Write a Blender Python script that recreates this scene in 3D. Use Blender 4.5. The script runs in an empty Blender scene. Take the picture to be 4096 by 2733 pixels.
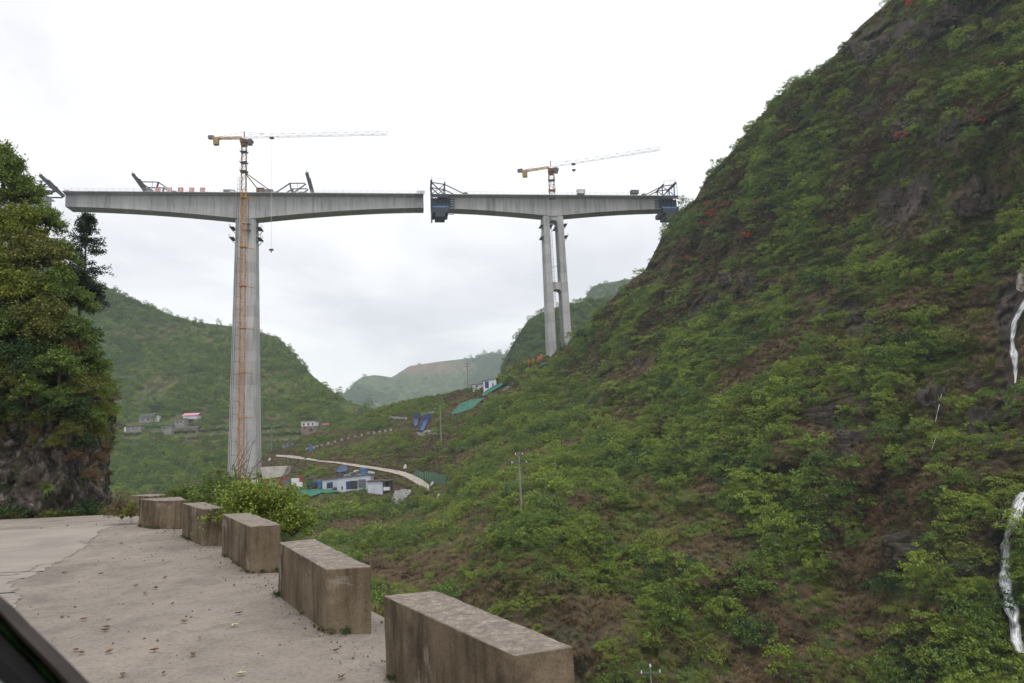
import bpy, math, random
import numpy as np
from mathutils import Vector, Matrix

SC = bpy.context.scene
COL = SC.collection
rad = math.radians

# ------------------------------------------------------------------ camera
PITCH, ROLL, CAM_H, FPX = rad(8.0), rad(2.6), 2.0, 24.0 / 36.0 * 1024
_F = np.array([0, math.cos(PITCH), math.sin(PITCH)])
_r = np.array([1.0, 0, 0]); _u = np.array([0, -math.sin(PITCH), math.cos(PITCH)])
_R = math.cos(ROLL) * _r - math.sin(ROLL) * _u
_U = math.cos(ROLL) * _u + math.sin(ROLL) * _r
CAMP = np.array([0, 0, CAM_H])
cd = bpy.data.cameras.new('camera'); cam = bpy.data.objects.new('camera', cd); COL.objects.link(cam)
cd.lens = 24; cd.sensor_width = 36; cd.clip_start = 0.05; cd.clip_end = 20000
cd.dof.use_dof = True; cd.dof.focus_distance = 40; cd.dof.aperture_fstop = 7.0
m = Matrix.Identity(4)
for i in range(3):
    m[i][0] = _R[i]; m[i][1] = _U[i]; m[i][2] = -_F[i]; m[i][3] = CAMP[i]
cam.matrix_world = m
SC.camera = cam

# ------------------------------------------------------------------ world, sun, exposure
W = bpy.data.worlds.new('World'); SC.world = W; W.use_nodes = True
nt = W.node_tree; nt.nodes.clear()
SUN_EL, SUN_AZ = rad(62), rad(148)      # azimuth measured from +Y towards +X
def N(nt, t, **kw):
    n = nt.nodes.new(t)
    for k, v in kw.items(): setattr(n, k, v)
    return n
wo = N(nt, 'ShaderNodeOutputWorld')
sky = N(nt, 'ShaderNodeTexSky', sky_type='NISHITA'); sky.sun_disc = False
sky.sun_elevation = SUN_EL; sky.sun_rotation = SUN_AZ; sky.altitude = 900; sky.dust_density = 3
bg1 = N(nt, 'ShaderNodeBackground'); bg1.inputs[1].default_value = 0.10
nt.links.new(sky.outputs[0], bg1.inputs[0])
tc = N(nt, 'ShaderNodeTexCoord'); sp = N(nt, 'ShaderNodeSeparateXYZ'); nt.links.new(tc.outputs['Generated'], sp.inputs[0])
mz = N(nt, 'ShaderNodeMath', operation='MAXIMUM'); nt.links.new(sp.outputs[2], mz.inputs[0]); mz.inputs[1].default_value = 0
az_ = N(nt, 'ShaderNodeMath', operation='ADD'); nt.links.new(mz.outputs[0], az_.inputs[0]); az_.inputs[1].default_value = 0.30
vd = N(nt, 'ShaderNodeVectorMath', operation='DIVIDE')
cb = N(nt, 'ShaderNodeCombineXYZ')
nt.links.new(az_.outputs[0], cb.inputs[0]); nt.links.new(az_.outputs[0], cb.inputs[1]); cb.inputs[2].default_value = 1
nt.links.new(tc.outputs['Generated'], vd.inputs[0]); nt.links.new(cb.outputs[0], vd.inputs[1])
n1 = N(nt, 'ShaderNodeTexNoise'); n1.inputs['Scale'].default_value = 1.15; n1.inputs['Detail'].default_value = 6; n1.inputs['Roughness'].default_value = 0.52
n1.inputs['Distortion'].default_value = 0.35
nt.links.new(vd.outputs[0], n1.inputs['Vector'])
rp = N(nt, 'ShaderNodeValToRGB')
e = rp.color_ramp.elements
e[0].position = 0.36; e[0].color = (0.70, 0.70, 0.735, 1)
e[1].position = 0.64; e[1].color = (1.05, 1.045, 1.03, 1)
e2 = rp.color_ramp.elements.new(0.50); e2.color = (0.90, 0.897, 0.905, 1)
nt.links.new(n1.outputs['Fac'], rp.inputs[0])
bg2 = N(nt, 'ShaderNodeBackground'); bg2.inputs[1].default_value = 1.19
nt.links.new(rp.outputs[0], bg2.inputs[0])
mx = N(nt, 'ShaderNodeMixShader'); mx.inputs[0].default_value = 0.93
nt.links.new(bg1.outputs[0], mx.inputs[1]); nt.links.new(bg2.outputs[0], mx.inputs[2])
nt.links.new(mx.outputs[0], wo.inputs[0])

sd = bpy.data.lights.new('sun', 'SUN'); sd.energy = 1.5; sd.angle = rad(18); sd.color = (1, 0.97, 0.92)
sun = bpy.data.objects.new('sun', sd); COL.objects.link(sun)
_sd = Vector((math.sin(SUN_AZ) * math.cos(SUN_EL), math.cos(SUN_AZ) * math.cos(SUN_EL), math.sin(SUN_EL)))
sun.rotation_euler = _sd.to_track_quat('Z', 'Y').to_euler()
sun.location = _sd * 400

SC.view_settings.view_transform = 'Standard'; SC.view_settings.look = 'None'
SC.view_settings.gamma = 1; SC.view_settings.exposure = 0.15
SC.cycles.max_bounces = 6; SC.cycles.diffuse_bounces = 3; SC.cycles.glossy_bounces = 2
SC.cycles.transmission_bounces = 3; SC.cycles.transparent_max_bounces = 6; SC.cycles.volume_bounces = 1
SC.cycles.use_denoising = True

# ------------------------------------------------------------------ pixel -> place helpers
def ray(u, v):
    u = np.asarray(u, float)[..., None]; v = np.asarray(v, float)[..., None]
    return _F + (u - 512) / FPX * _R - (v - 341.5) / FPX * _U
def P(u, v, D):
    d = ray(u, v); return CAMP + d * (np.asarray(D, float) / d[..., 1])[..., None]
def PZ(u, v, z):
    d = ray(u, v); return CAMP + d * ((z - CAM_H) / d[..., 2])[..., None]
def proj(p):
    q = np.asarray(p, float) - CAMP
    z = q @ _F
    return 512 + FPX * (q @ _R) / z, 341.5 - FPX * (q @ _U) / z, z

# ------------------------------------------------------------------ numpy noise
def _hash(ix, iy, iz, seed):
    with np.errstate(over='ignore'):
        h = (ix.astype(np.uint32) * np.uint32(374761393) + iy.astype(np.uint32) * np.uint32(668265263)
             + iz.astype(np.uint32) * np.uint32(2147483647) + np.uint32((seed * 974711) & 0xffffffff))
        h = (h ^ (h >> np.uint32(13))) * np.uint32(1274126177)
        h = (h ^ (h >> np.uint32(16))) * np.uint32(2246822519)
        h = h ^ (h >> np.uint32(15))
    return h.astype(np.float64) / 4294967295.0
def vnoise(p, seed=0):
    p = np.asarray(p, float); i = np.floor(p).astype(np.int64); f = p - i; f = f * f * (3 - 2 * f)
    r = 0
    for dx in (0, 1):
        wx = f[..., 0] if dx else 1 - f[..., 0]
        for dy in (0, 1):
            wy = f[..., 1] if dy else 1 - f[..., 1]
            for dz in (0, 1):
                wz = f[..., 2] if dz else 1 - f[..., 2]
                r = r + wx * wy * wz * _hash(i[..., 0] + dx, i[..., 1] + dy, i[..., 2] + dz, seed)
    return r
def fbm(p, seed=0, octv=4, gain=0.5):
    p = np.asarray(p, float); a = 1; s = 0; t = 0
    for o in range(octv):
        s = s + a * vnoise(p * (2.03 ** o) + 17.3 * o, seed + o); t += a; a *= gain
    return s / t          # 0..1

class TPS:
    def __init__(self, pts, reg=1e-4):
        pts = np.array(pts, float); self.x = pts[:, :2] / 500.0; y = np.log(pts[:, 2]); n = len(pts)
        K = self._phi(self.x, self.x) + reg * np.eye(n)
        Q = np.c_[np.ones(n), self.x]
        A = np.block([[K, Q], [Q.T, np.zeros((3, 3))]])
        self.w = np.linalg.solve(A, np.r_[y, np.zeros(3)])
    def _phi(self, a, b):
        d2 = ((a[:, None, :] - b[None]) ** 2).sum(-1)
        return np.where(d2 > 1e-12, d2 * np.log(d2 + 1e-12), 0)
    def __call__(self, u, v):
        u = np.asarray(u, float); sh = u.shape
        q = np.c_[u.ravel(), np.asarray(v, float).ravel()] / 500.0
        r = self._phi(q, self.x) @ self.w[:-3] + np.c_[np.ones(len(q)), q] @ self.w[-3:]
        return np.exp(r).reshape(sh)

# ------------------------------------------------------------------ materials
MATS = {}
def mat(name, rough=0.8, spec=0.3):
    m = bpy.data.materials.new(name); m.use_nodes = True
    b = m.node_tree.nodes['Principled BSDF']
    b.inputs['Roughness'].default_value = rough
    b.inputs['Specular IOR Level'].default_value = spec
    MATS[name] = m
    return m, m.node_tree, b
def coords(nt, scale=(1, 1, 1), kind='Object'):
    t = N(nt, 'ShaderNodeTexCoord') if kind != 'World' else N(nt, 'ShaderNodeNewGeometry')
    mp = N(nt, 'ShaderNodeMapping'); mp.inputs['Scale'].default_value = scale
    nt.links.new(t.outputs['Position' if kind == 'World' else kind], mp.inputs[0])
    return mp.outputs[0]
def noise(nt, vec, scale, detail=4, rough=0.55, dist=0.0):
    n = N(nt, 'ShaderNodeTexNoise'); n.inputs['Scale'].default_value = scale; n.inputs['Detail'].default_value = detail
    n.inputs['Roughness'].default_value = rough; n.inputs['Distortion'].default_value = dist
    if vec is not None: nt.links.new(vec, n.inputs['Vector'])
    return n.outputs['Fac']
def ramp(nt, fac, stops):
    r = N(nt, 'ShaderNodeValToRGB'); el = r.color_ramp.elements
    while len(el) < len(stops): el.new(0.5)
    for q, (p, c) in zip(el, stops):
        q.position = p; q.color = (c[0], c[1], c[2], 1) if len(c) == 3 else c
    nt.links.new(fac, r.inputs[0]); return r.outputs[0]
def mixc(nt, fac, a, b, mode='MIX'):
    n = N(nt, 'ShaderNodeMix', data_type='RGBA', blend_type=mode)
    for s, x in ((0, fac), (6, a), (7, b)):
        if isinstance(x, (int, float)): n.inputs[s].default_value = x
        elif isinstance(x, tuple): n.inputs[s].default_value = (x[0], x[1], x[2], 1)
        else: nt.links.new(x, n.inputs[s])
    return n.outputs[2]
def bump(nt, b, h, strength=0.3, dist=0.1):
    n = N(nt, 'ShaderNodeBump'); n.inputs['Strength'].default_value = strength; n.inputs['Distance'].default_value = dist
    nt.links.new(h, n.inputs['Height']); nt.links.new(n.outputs[0], b.inputs['Normal'])
def G3(v): return (v, v, v)
def simple(name, col, rough=0.6, spec=0.3, var=0.12, scale=1.5, metal=0.0):
    m, nt, b = mat(name, rough, spec)
    v = coords(nt, kind='World')
    f = noise(nt, v, scale, 5)
    lo = tuple(c * (1 - var * 2) for c in col); hi = tuple(min(1, c * (1 + var)) for c in col)
    nt.links.new(ramp(nt, f, [(0.3, lo), (0.7, hi)]), b.inputs['Base Color'])
    b.inputs['Metallic'].default_value = metal
    return m
def attr(nt, name):
    a = N(nt, 'ShaderNodeAttribute'); a.attribute_name = name; return a.outputs['Fac']

def leaf_mat(name, c_lo, c_hi, trans=0.22):
    m, nt, b = mat(name, 0.55, 0.35)
    g = N(nt, 'ShaderNodeNewGeometry'); oi = N(nt, 'ShaderNodeObjectInfo')
    mm = N(nt, 'ShaderNodeMath', operation='MULTIPLY_ADD'); mm.inputs[1].default_value = 0.6
    nt.links.new(g.outputs['Random Per Island'], mm.inputs[0])
    m2 = N(nt, 'ShaderNodeMath', operation='MULTIPLY'); m2.inputs[1].default_value = 0.4
    nt.links.new(oi.outputs['Random'], m2.inputs[0]); nt.links.new(m2.outputs[0], mm.inputs[2])
    c = ramp(nt, mm.outputs[0], [(0.05, c_lo), (0.95, c_hi)])
    nt.links.new(c, b.inputs['Base Color'])
    t = N(nt, 'ShaderNodeBsdfTranslucent'); nt.links.new(c, t.inputs[0])
    mx = N(nt, 'ShaderNodeMixShader'); mx.inputs[0].default_value = trans
    nt.links.new(b.outputs[0], mx.inputs[1]); nt.links.new(t.outputs[0], mx.inputs[2])
    nt.links.new(mx.outputs[0], nt.nodes['Material Output'].inputs[0])
    return m
LM = {
    'bright': leaf_mat('leaf_bright', (0.135, 0.195, 0.020), (0.285, 0.37, 0.05)),
    'mid': leaf_mat('leaf_mid', (0.066, 0.118, 0.016), (0.172, 0.258, 0.042)),
    'dark': leaf_mat('leaf_dark', (0.018, 0.045, 0.013), (0.062, 0.122, 0.03)),
    'silver': leaf_mat('leaf_silver', (0.11, 0.145, 0.065), (0.21, 0.245, 0.125)),
    'olive': leaf_mat('leaf_olive', (0.10, 0.115, 0.017), (0.215, 0.225, 0.04)),
    'dry': leaf_mat('leaf_dry', (0.09, 0.055, 0.025), (0.23, 0.15, 0.075), 0.2),
    'drygrass': leaf_mat('leaf_drygrass', (0.11, 0.08, 0.034), (0.25, 0.185, 0.09), 0.25),
    'red': leaf_mat('leaf_red', (0.42, 0.035, 0.02), (0.70, 0.09, 0.04), 0.3),
    'conifer': leaf_mat('leaf_conifer', (0.012, 0.026, 0.012), (0.032, 0.055, 0.024), 0.1),
    'autumn': leaf_mat('leaf_autumn', (0.09, 0.15, 0.016), (0.31, 0.33, 0.04), 0.35),
}

# hillside ground: soil / dry grass / moss / rock, picked by attributes of the place; darkened to carry shade between shrubs
def hill_mat(name, scale=1.0, gb=(.40, .60), soil=((0.04, 0.027, 0.017), (0.125, 0.084, 0.05)), green=((0.022, 0.03, 0.010), (0.065, 0.078, 0.022)),
             rock=((0.022, 0.019, 0.018), (0.14, 0.118, 0.106))):
    m, nt, b = mat(name, 0.95, 0.1)
    v = coords(nt, (scale,) * 3, 'World')
    s = ramp(nt, noise(nt, v, 0.9, 6, 0.65), [(0.3, soil[0]), (0.7, soil[1])])
    g = ramp(nt, noise(nt, v, 0.7, 6, 0.65), [(0.3, green[0]), (0.72, green[1])])
    vr = coords(nt, (scale, scale, scale * 0.35), 'World')
    rk = ramp(nt, noise(nt, vr, 1.1, 7, 0.7, 0.6), [(0.3, rock[0]), (0.75, rock[1])])
    gm = ramp(nt, noise(nt, v, 0.16, 5, 0.6), [(gb[0], G3(0)), (gb[1], G3(1))])
    c = mixc(nt, gm, s, g)
    earth = mixc(nt, attr(nt, 'earth'), c, s)
    c = mixc(nt, attr(nt, 'rock'), earth, rk)
    nt.links.new(c, b.inputs['Base Color'])
    bump(nt, b, noise(nt, v, 1.6, 6, 0.7), 0.8, 0.5 / scale)
    return m

# ------------------------------------------------------------------ scene-graph helpers
def tag(o, label=None, cat=None, group=None, kind=None):
    if label: o['label'] = label
    if cat: o['category'] = cat
    if group: o['group'] = group
    if kind: o['kind'] = kind
    return o
def thing(name, loc, label, cat, group=None):
    o = bpy.data.objects.new(name, None); COL.objects.link(o); o.location = Vector(loc); o.empty_display_size = 0.5
    return tag(o, label, cat, group)
def np_mesh(name, verts, faces, smooth=False):
    """verts (n,3); faces (m,k) int array, k = 3 or 4"""
    verts = np.asarray(verts, np.float32); faces = np.asarray(faces, np.int32)
    me = bpy.data.meshes.new(name); k = faces.shape[1]
    me.vertices.add(len(verts)); me.vertices.foreach_set('co', verts.ravel())
    me.loops.add(faces.size); me.loops.foreach_set('vertex_index', faces.ravel())
    me.polygons.add(len(faces)); me.polygons.foreach_set('loop_start', np.arange(0, faces.size, k, dtype=np.int32))
    if smooth: me.polygons.foreach_set('use_smooth', np.ones(len(faces), bool))
    me.update(calc_edges=True); me.validate()
    return me
def link(name, me, m=None, parent=None, loc=None):
    o = bpy.data.objects.new(name, me); COL.objects.link(o)
    if m is not None and len(me.materials) == 0: me.materials.append(m)
    if parent is not None: o.parent = parent
    if loc is not None: o.location = Vector(loc)
    return o
class MB:
    def __init__(s): s.v = []; s.f = []
    def add(s, vs, fs):
        k = len(s.v); s.v += [tuple(map(float, q)) for q in vs]; s.f += [tuple(i + k for i in f) for f in fs]; return s
    BOXF = [(0, 3, 2, 1), (4, 5, 6, 7), (0, 1, 5, 4), (1, 2, 6, 5), (2, 3, 7, 6), (3, 0, 4, 7)]
    def box(s, c, size, rz=0.0):
        c = np.asarray(c, float); hx, hy, hz = np.asarray(size, float) / 2; ca, sa = math.cos(rz), math.sin(rz); vs = []
        for z in (-hz, hz):
            for x, y in ((-hx, -hy), (hx, -hy), (hx, hy), (-hx, hy)):
                vs.append((c[0] + x * ca - y * sa, c[1] + x * sa + y * ca, c[2] + z))
        return s.add(vs, MB.BOXF)
    def bar(s, a, b, w, h=None, up=(0, 0, 1)):
        a = Vector(a); b = Vector(b); h = h or w; d = (b - a).normalized(); up = Vector(up)
        if abs(d.dot(up)) > 0.98: up = Vector((0, 1, 0))
        x = d.cross(up).normalized(); y = x.cross(d).normalized(); vs = []
        for p in (a, b):
            for i, j in ((-1, -1), (1, -1), (1, 1), (-1, 1)): vs.append(p + x * (i * w / 2) + y * (j * h / 2))
        return s.add(vs, [(0, 1, 2, 3), (7, 6, 5, 4), (0, 4, 5, 1), (1, 5, 6, 2), (2, 6, 7, 3), (3, 7, 4, 0)])
    def tube(s, a, b, r0, r1=None, n=8, cap=True):
        a = Vector(a); b = Vector(b); r1 = r0 if r1 is None else r1; d = (b - a).normalized()
        up = Vector((0, 0, 1)) if abs(d.z) < 0.95 else Vector((1, 0, 0))
        x = d.cross(up).normalized(); y = d.cross(x); vs = []
        for p, r in ((a, r0), (b, r1)):
            for k in range(n):
                t = 2 * math.pi * k / n; vs.append(p + x * (r * math.cos(t)) + y * (r * math.sin(t)))
        fs = [(k, (k + 1) % n, n + (k + 1) % n, n + k) for k in range(n)]
        if cap: fs += [tuple(range(n))[::-1], tuple(range(n, 2 * n))]
        return s.add(vs, fs)
    def path(s, pts, rs, n=6):
        for k in range(len(pts) - 1): s.tube(pts[k], pts[k + 1], rs[k], rs[k + 1], n)
        return s
    def loft(s, secs, cap=True):
        n = len(secs[0]); k0 = len(s.v); vs = [q for sec in secs for q in sec]; fs = []
        for i in range(len(secs) - 1):
            for j in range(n):
                fs.append((i * n + j, i * n + (j + 1) % n, (i + 1) * n + (j + 1) % n, (i + 1) * n + j))
        if cap: fs += [tuple(range(n))[::-1], tuple(range((len(secs) - 1) * n, len(secs) * n))]
        return s.add(vs, fs)
    def build(s, name, m, parent=None, smooth=False, bevel=0.0):
        off = Vector(parent_world(parent)) if parent is not None else Vector((0, 0, 0))
        me = bpy.data.meshes.new(name); me.from_pydata([tuple(Vector(q) - off) for q in s.v], [], s.f); me.update()
        import bmesh
        bm = bmesh.new(); bm.from_mesh(me); bmesh.ops.recalc_face_normals(bm, faces=bm.faces)
        if bevel: bmesh.ops.bevel(bm, geom=list(bm.edges), offset=bevel, segments=2, affect='EDGES', profile=0.6)
        bm.to_mesh(me); bm.free()
        if smooth:
            for p in me.polygons: p.use_smooth = True
        return link(name, me, m, parent)
def parent_world(o):
    v = Vector(o.location)
    while o.parent is not None: o = o.parent; v = v + o.location
    return v

# ------------------------------------------------------------------ vegetation prototypes
def leaves(rng, cen, out, size, aspect=0.55, up=0.25, outw=0.5, jit=0.9):
    n = len(cen)
    a = out * outw + rng.normal(size=(n, 3)) * jit + np.array([0, 0, up]); a /= np.linalg.norm(a, axis=1)[:, None] + 1e-9
    b = np.cross(a, rng.normal(size=(n, 3))); b /= np.linalg.norm(b, axis=1)[:, None] + 1e-9
    s = (size * rng.uniform(0.6, 1.35, n))[:, None]; w = s * aspect
    v = np.stack([cen - a * s * 0.5, cen + b * w * 0.5 - a * s * .05, cen + a * s * 0.5, cen - b * w * 0.5 - a * s * .05], 1)
    return v.reshape(-1, 3), np.arange(4 * n).reshape(n, 4)
def dome(rng, n, flat=0.8, low=-0.15, rmin=0.45):
    d = rng.normal(size=(n, 3)); d /= np.linalg.norm(d, axis=1)[:, None]
    d[:, 2] = np.where(d[:, 2] < low, -d[:, 2], d[:, 2])
    return d * (rng.uniform(rmin, 1.0, n) ** 0.6)[:, None] * np.array([1, 1, flat]), d
def shrub_mesh(name, seed, m, nclump=30, per=26, leaf=0.125, flat=0.85, cr=0.23, low=-0.15, lift=0.35, cflat=0.55, stems=True):
    rng = np.random.default_rng(seed)
    c, d = dome(rng, nclump, flat, low)
    c = c * rng.uniform(0.75, 1.2, (nclump, 1)) + rng.normal(size=(nclump, 3)) * 0.07
    c[:, 2] += lift
    r = cr * rng.uniform(0.6, 1.3, nclump)
    k = np.repeat(np.arange(nclump), per)
    o = rng.normal(size=(len(k), 3)); o /= np.linalg.norm(o, axis=1)[:, None] + 1e-9
    o *= (rng.uniform(0.2, 1, len(k)) ** 0.5)[:, None]
    cen = c[k] + o * r[k][:, None] * np.array([1, 1, cflat])
    v, f = leaves(rng, cen, o * 0.6 + d[k] * 0.6, leaf)
    vs, fs = [v], [f]; base = len(v)
    if stems:
        for i in rng.choice(nclump, min(nclump, 9), replace=False):
            a = np.array([0, 0, -0.25]) + rng.normal(size=3) * 0.05; b = c[i]
            t = np.array([0.014, 0, 0]); t2 = np.array([0, 0.014, 0])
            for q in (t, t2):
                vs.append(np.array([a - q, a + q, b + q * .4, b - q * .4])); fs.append(np.arange(base, base + 4)[None]); base += 4
    me = np_mesh(name, np.concatenate(vs), np.concatenate(fs)); me.materials.append(m); return me
def tuft_mesh(name, seed, m, n=75, h=0.8, spread=0.5, w=0.024, droop=0.45):
    rng = np.random.default_rng(seed)
    t = rng.uniform(0, 2 * math.pi, n); l = rng.uniform(0.5, 1.0, n) * h; lean = rng.uniform(0.1, 1.0, n) * spread
    b = np.c_[np.cos(t) * 0.25 * rng.uniform(0, 1, n), np.sin(t) * 0.25 * rng.uniform(0, 1, n), np.full(n, -0.12)]
    dirn = np.c_[np.cos(t), np.sin(t), np.zeros(n)]
    side = np.c_[-np.sin(t), np.cos(t), np.zeros(n)] * w
    mid = b + dirn * (lean * 0.5)[:, None] + np.c_[np.zeros((n, 2)), l * 0.65]
    tip = b + dirn * (lean * 1.5)[:, None] + np.c_[np.zeros((n, 2)), l * (1 - droop * rng.uniform(0, 1, n))]
    v = np.stack([b - side, b + side, mid + side * .8, mid - side * .8, mid + side * .8, tip, tip, mid - side * .8], 1)
    v[:, 5] += side * .12; v[:, 6] -= side * .12
    f = np.arange(8 * n).reshape(n, 8)
    f = np.concatenate([f[:, :4], f[:, [3, 2, 5, 6]]])
    me = np_mesh(name, v.reshape(-1, 3), f); me.materials.append(m); return me

VKIND = []     # (mesh, kind) for the mid-distance scatter
def _vk(kind, n, lm=None, **kw):
    for i in range(n):
        VKIND.append((shrub_mesh('shrub_%s' % kind, 100 + len(VKIND) * 7, LM[lm or kind], **kw), kind))
_vk('bright', 2); _vk('mid', 3); _vk('dark', 2, flat=0.7); _vk('silver', 1, leaf=0.12, cr=0.26); _vk('olive', 2, flat=0.6)
_vk('mid', 1, flat=1.3, nclump=38, lift=.7, low=-.6); _vk('bright', 1, flat=1.2, nclump=38, lift=.6, low=-.6)
_vk('fine', 1, 'bright', nclump=44, per=40, leaf=.07, cr=.19); _vk('fine', 1, 'mid', nclump=44, per=40, leaf=.075, cr=.2, flat=1.0)
_vk('carpet', 1, 'mid', nclump=46, per=22, flat=.28, leaf=.10, cr=.24, lift=.1); _vk('carpet', 1, 'bright', nclump=46, per=22, flat=.25, leaf=.09, cr=.24, lift=.08)
_vk('dry', 1, nclump=20, per=16, leaf=0.13); _vk('red', 1, nclump=16, per=16, flat=0.6, leaf=0.14)
TUFT0 = len(VKIND)
for i, k in enumerate(('drygrass', 'drygrass', 'dry', 'olive', 'mid')):
    VKIND.append((tuft_mesh('tuft_%s' % k, 500 + i, LM[k]), 'tuft_' + k))
VKIND.append((tuft_mesh('tuft_reed', 520, LM['olive'], n=90, h=1.7, spread=.6, w=.03, droop=.35), 'reed'))
KIDX = {}
for i, (_m, k) in enumerate(VKIND): KIDX.setdefault(k, []).append(i)
PROTO = bpy.data.collections.new('vegetation_prototypes')
for i, (_m, k) in enumerate(VKIND):
    PROTO.objects.link(bpy.data.objects.new('plant_kind_%02d' % i, _m))
def pick0(kind, rng): return np.array([KIDX[k][rng.integers(len(KIDX[k]))] for k in kind])
def scatter_group():
    ng = bpy.data.node_groups.new('scatter', 'GeometryNodeTree')
    ng.interface.new_socket('Geometry', in_out='INPUT', socket_type='NodeSocketGeometry')
    ng.interface.new_socket('Geometry', in_out='OUTPUT', socket_type='NodeSocketGeometry')
    gi = ng.nodes.new('NodeGroupInput'); go = ng.nodes.new('NodeGroupOutput')
    ci = ng.nodes.new('GeometryNodeCollectionInfo'); ci.inputs['Collection'].default_value = PROTO
    ci.inputs['Separate Children'].default_value = True; ci.inputs['Reset Children'].default_value = True
    ip = ng.nodes.new('GeometryNodeInstanceOnPoints'); ip.inputs['Pick Instance'].default_value = True
    def na(nm, t):
        a = ng.nodes.new('GeometryNodeInputNamedAttribute'); a.data_type = t; a.inputs['Name'].default_value = nm
        return [o for o in a.outputs if o.enabled and o.name == 'Attribute'][0]
    e2r = ng.nodes.new('FunctionNodeEulerToRotation')
    L = ng.links.new
    L(gi.outputs[0], ip.inputs['Points']); L(ci.outputs[0], ip.inputs['Instance'])
    L(na('idx', 'INT'), ip.inputs['Instance Index']); L(na('rot', 'FLOAT_VECTOR'), e2r.inputs[0]); L(e2r.outputs[0], ip.inputs['Rotation'])
    L(na('scl', 'FLOAT_VECTOR'), ip.inputs['Scale']); L(ip.outputs[0], go.inputs[0])
    return ng
SCATTER = scatter_group()
def scatter(name, pts, rot, scl, idx, label, cat):
    me = bpy.data.meshes.new(name); n = len(pts); me.vertices.add(n); me.vertices.foreach_set('co', np.asarray(pts, np.float32).ravel())
    for nm, ty, arr, key in (('rot', 'FLOAT_VECTOR', rot, 'vector'), ('scl', 'FLOAT_VECTOR', scl, 'vector')):
        a = me.attributes.new(nm, ty, 'POINT'); a.data.foreach_set(key, np.asarray(arr, np.float32).ravel())
    a = me.attributes.new('idx', 'INT', 'POINT'); a.data.foreach_set('value', np.asarray(idx, np.int32))
    me.update()
    o = link(name, me); md = o.modifiers.new('scatter', 'NODES'); md.node_group = SCATTER
    return tag(o, label, cat, kind='stuff')

# ------------------------------------------------------------------ terrain builder
def interp_poly(poly, x):
    poly = sorted(poly); return np.interp(x, [p[0] for p in poly], [p[1] for p in poly])
class Terrain:
    """hillside sheet: columns in bearing, rows from its crest down; real distances come from Dfun"""
    def __init__(s, name, Dfun, crest, vbot, u0, u1, nu, nv, m, back=(4, 10, 25, 60, 120), bslope=0.35, foot=None, masks=None, power=1.0, label=None):
        u = np.linspace(u0, u1, nu); t = np.linspace(0, 1, nv) ** power
        vt = interp_poly(crest, u); vb = vbot(u) if callable(vbot) else np.full(nu, float(vbot))
        U = np.repeat(u[None], nv, 0); V = vt[None] + (vb - vt)[None] * t[:, None]
        D = Dfun(U, V); X = P(U, V, D)
        rows = [X]; nb = 0
        top = X[0]; h = top - CAMP; hd = h.copy(); hd[:, 2] = 0; hl = np.linalg.norm(hd, axis=1); hd /= hl[:, None]
        el = h[:, 2] / hl
        br = []
        for b in back:
            q = top + hd * b; q[:, 2] = top[:, 2] + b * (np.where(el > 0, el * bslope, el) - 0.10) - 0.4
            br.append(q)
        br = br[::-1]
        ft = []
        if foot:
            bot = X[-1]
            for b, dz in foot:
                q = bot - hd * b; q[:, 2] = bot[:, 2] - dz; ft.append(q)
        A = np.concatenate([np.array(br).reshape(len(br), nu, 3), X, np.array(ft).reshape(len(ft), nu, 3)], 0)
        nr = A.shape[0]; i = np.arange(nr * nu).reshape(nr, nu)
        F = np.stack([i[:-1, :-1], i[1:, :-1], i[1:, 1:], i[:-1, 1:]], -1).reshape(-1, 4)
        me = np_mesh(name, A.reshape(-1, 3), F, True)
        uv = np.full((nr, nu, 2), -9999.0); uv[len(br):len(br) + nv, :, 0] = U; uv[len(br):len(br) + nv, :, 1] = V
        for nm in ('rock', 'earth'):
            val = np.zeros(nr * nu)
            if masks and nm in masks: val = masks[nm](uv[..., 0].ravel(), uv[..., 1].ravel(), A.reshape(-1, 3))
            a = me.attributes.new(nm, 'FLOAT', 'POINT'); a.data.foreach_set('value', np.clip(val, 0, 1).astype(np.float32))
        s.o = link(name, me, m); tag(s.o, label, kind='structure')
        s.X = X; s.U = U; s.V = V
        a = X[:-1, :-1]; b = X[1:, :-1]; c = X[:-1, 1:]
        s.nrm = np.cross(c - a, b - a); s.area = np.linalg.norm(s.nrm, axis=-1); s.nrm = -s.nrm / (s.area[..., None] + 1e-9)
        s.nrm = np.where(s.nrm[..., 2:3] < 0, -s.nrm, s.nrm)
    def sample(s, n, rng, umin=-1e9, umax=1e9, w=None):
        ar = s.area.copy(); uc = s.U[:-1, :-1]; vc = s.V[:-1, :-1]
        ar[(uc < umin) | (uc > umax)] = 0
        if w is not None: ar *= np.maximum(w(uc, vc, s.X[:-1, :-1]), 0)
        p = ar.ravel() / ar.sum(); k = rng.choice(ar.size, n, p=p); i, j = np.unravel_index(k, ar.shape)
        a = rng.uniform(0, 1, (n, 1)); b = rng.uniform(0, 1, (n, 1))
        X = s.X
        q = (1 - a) * ((1 - b) * X[i, j] + b * X[i, j + 1]) + a * ((1 - b) * X[i + 1, j] + b * X[i + 1, j + 1])
        uu = s.U[i, j] + b[:, 0] * (s.U[0, 1] - s.U[0, 0]); vv = s.V[i, j] * (1 - a[:, 0]) + s.V[i + 1, j] * a[:, 0]
        return q, uu, vv, s.nrm[i, j]
def gauss(u, v, lst):
    r = 0
    for (cu, cv, su, sv, a) in lst: r = r + a * np.exp(-((u - cu) / su) ** 2 - ((v - cv) / sv) ** 2)
    return r
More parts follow.
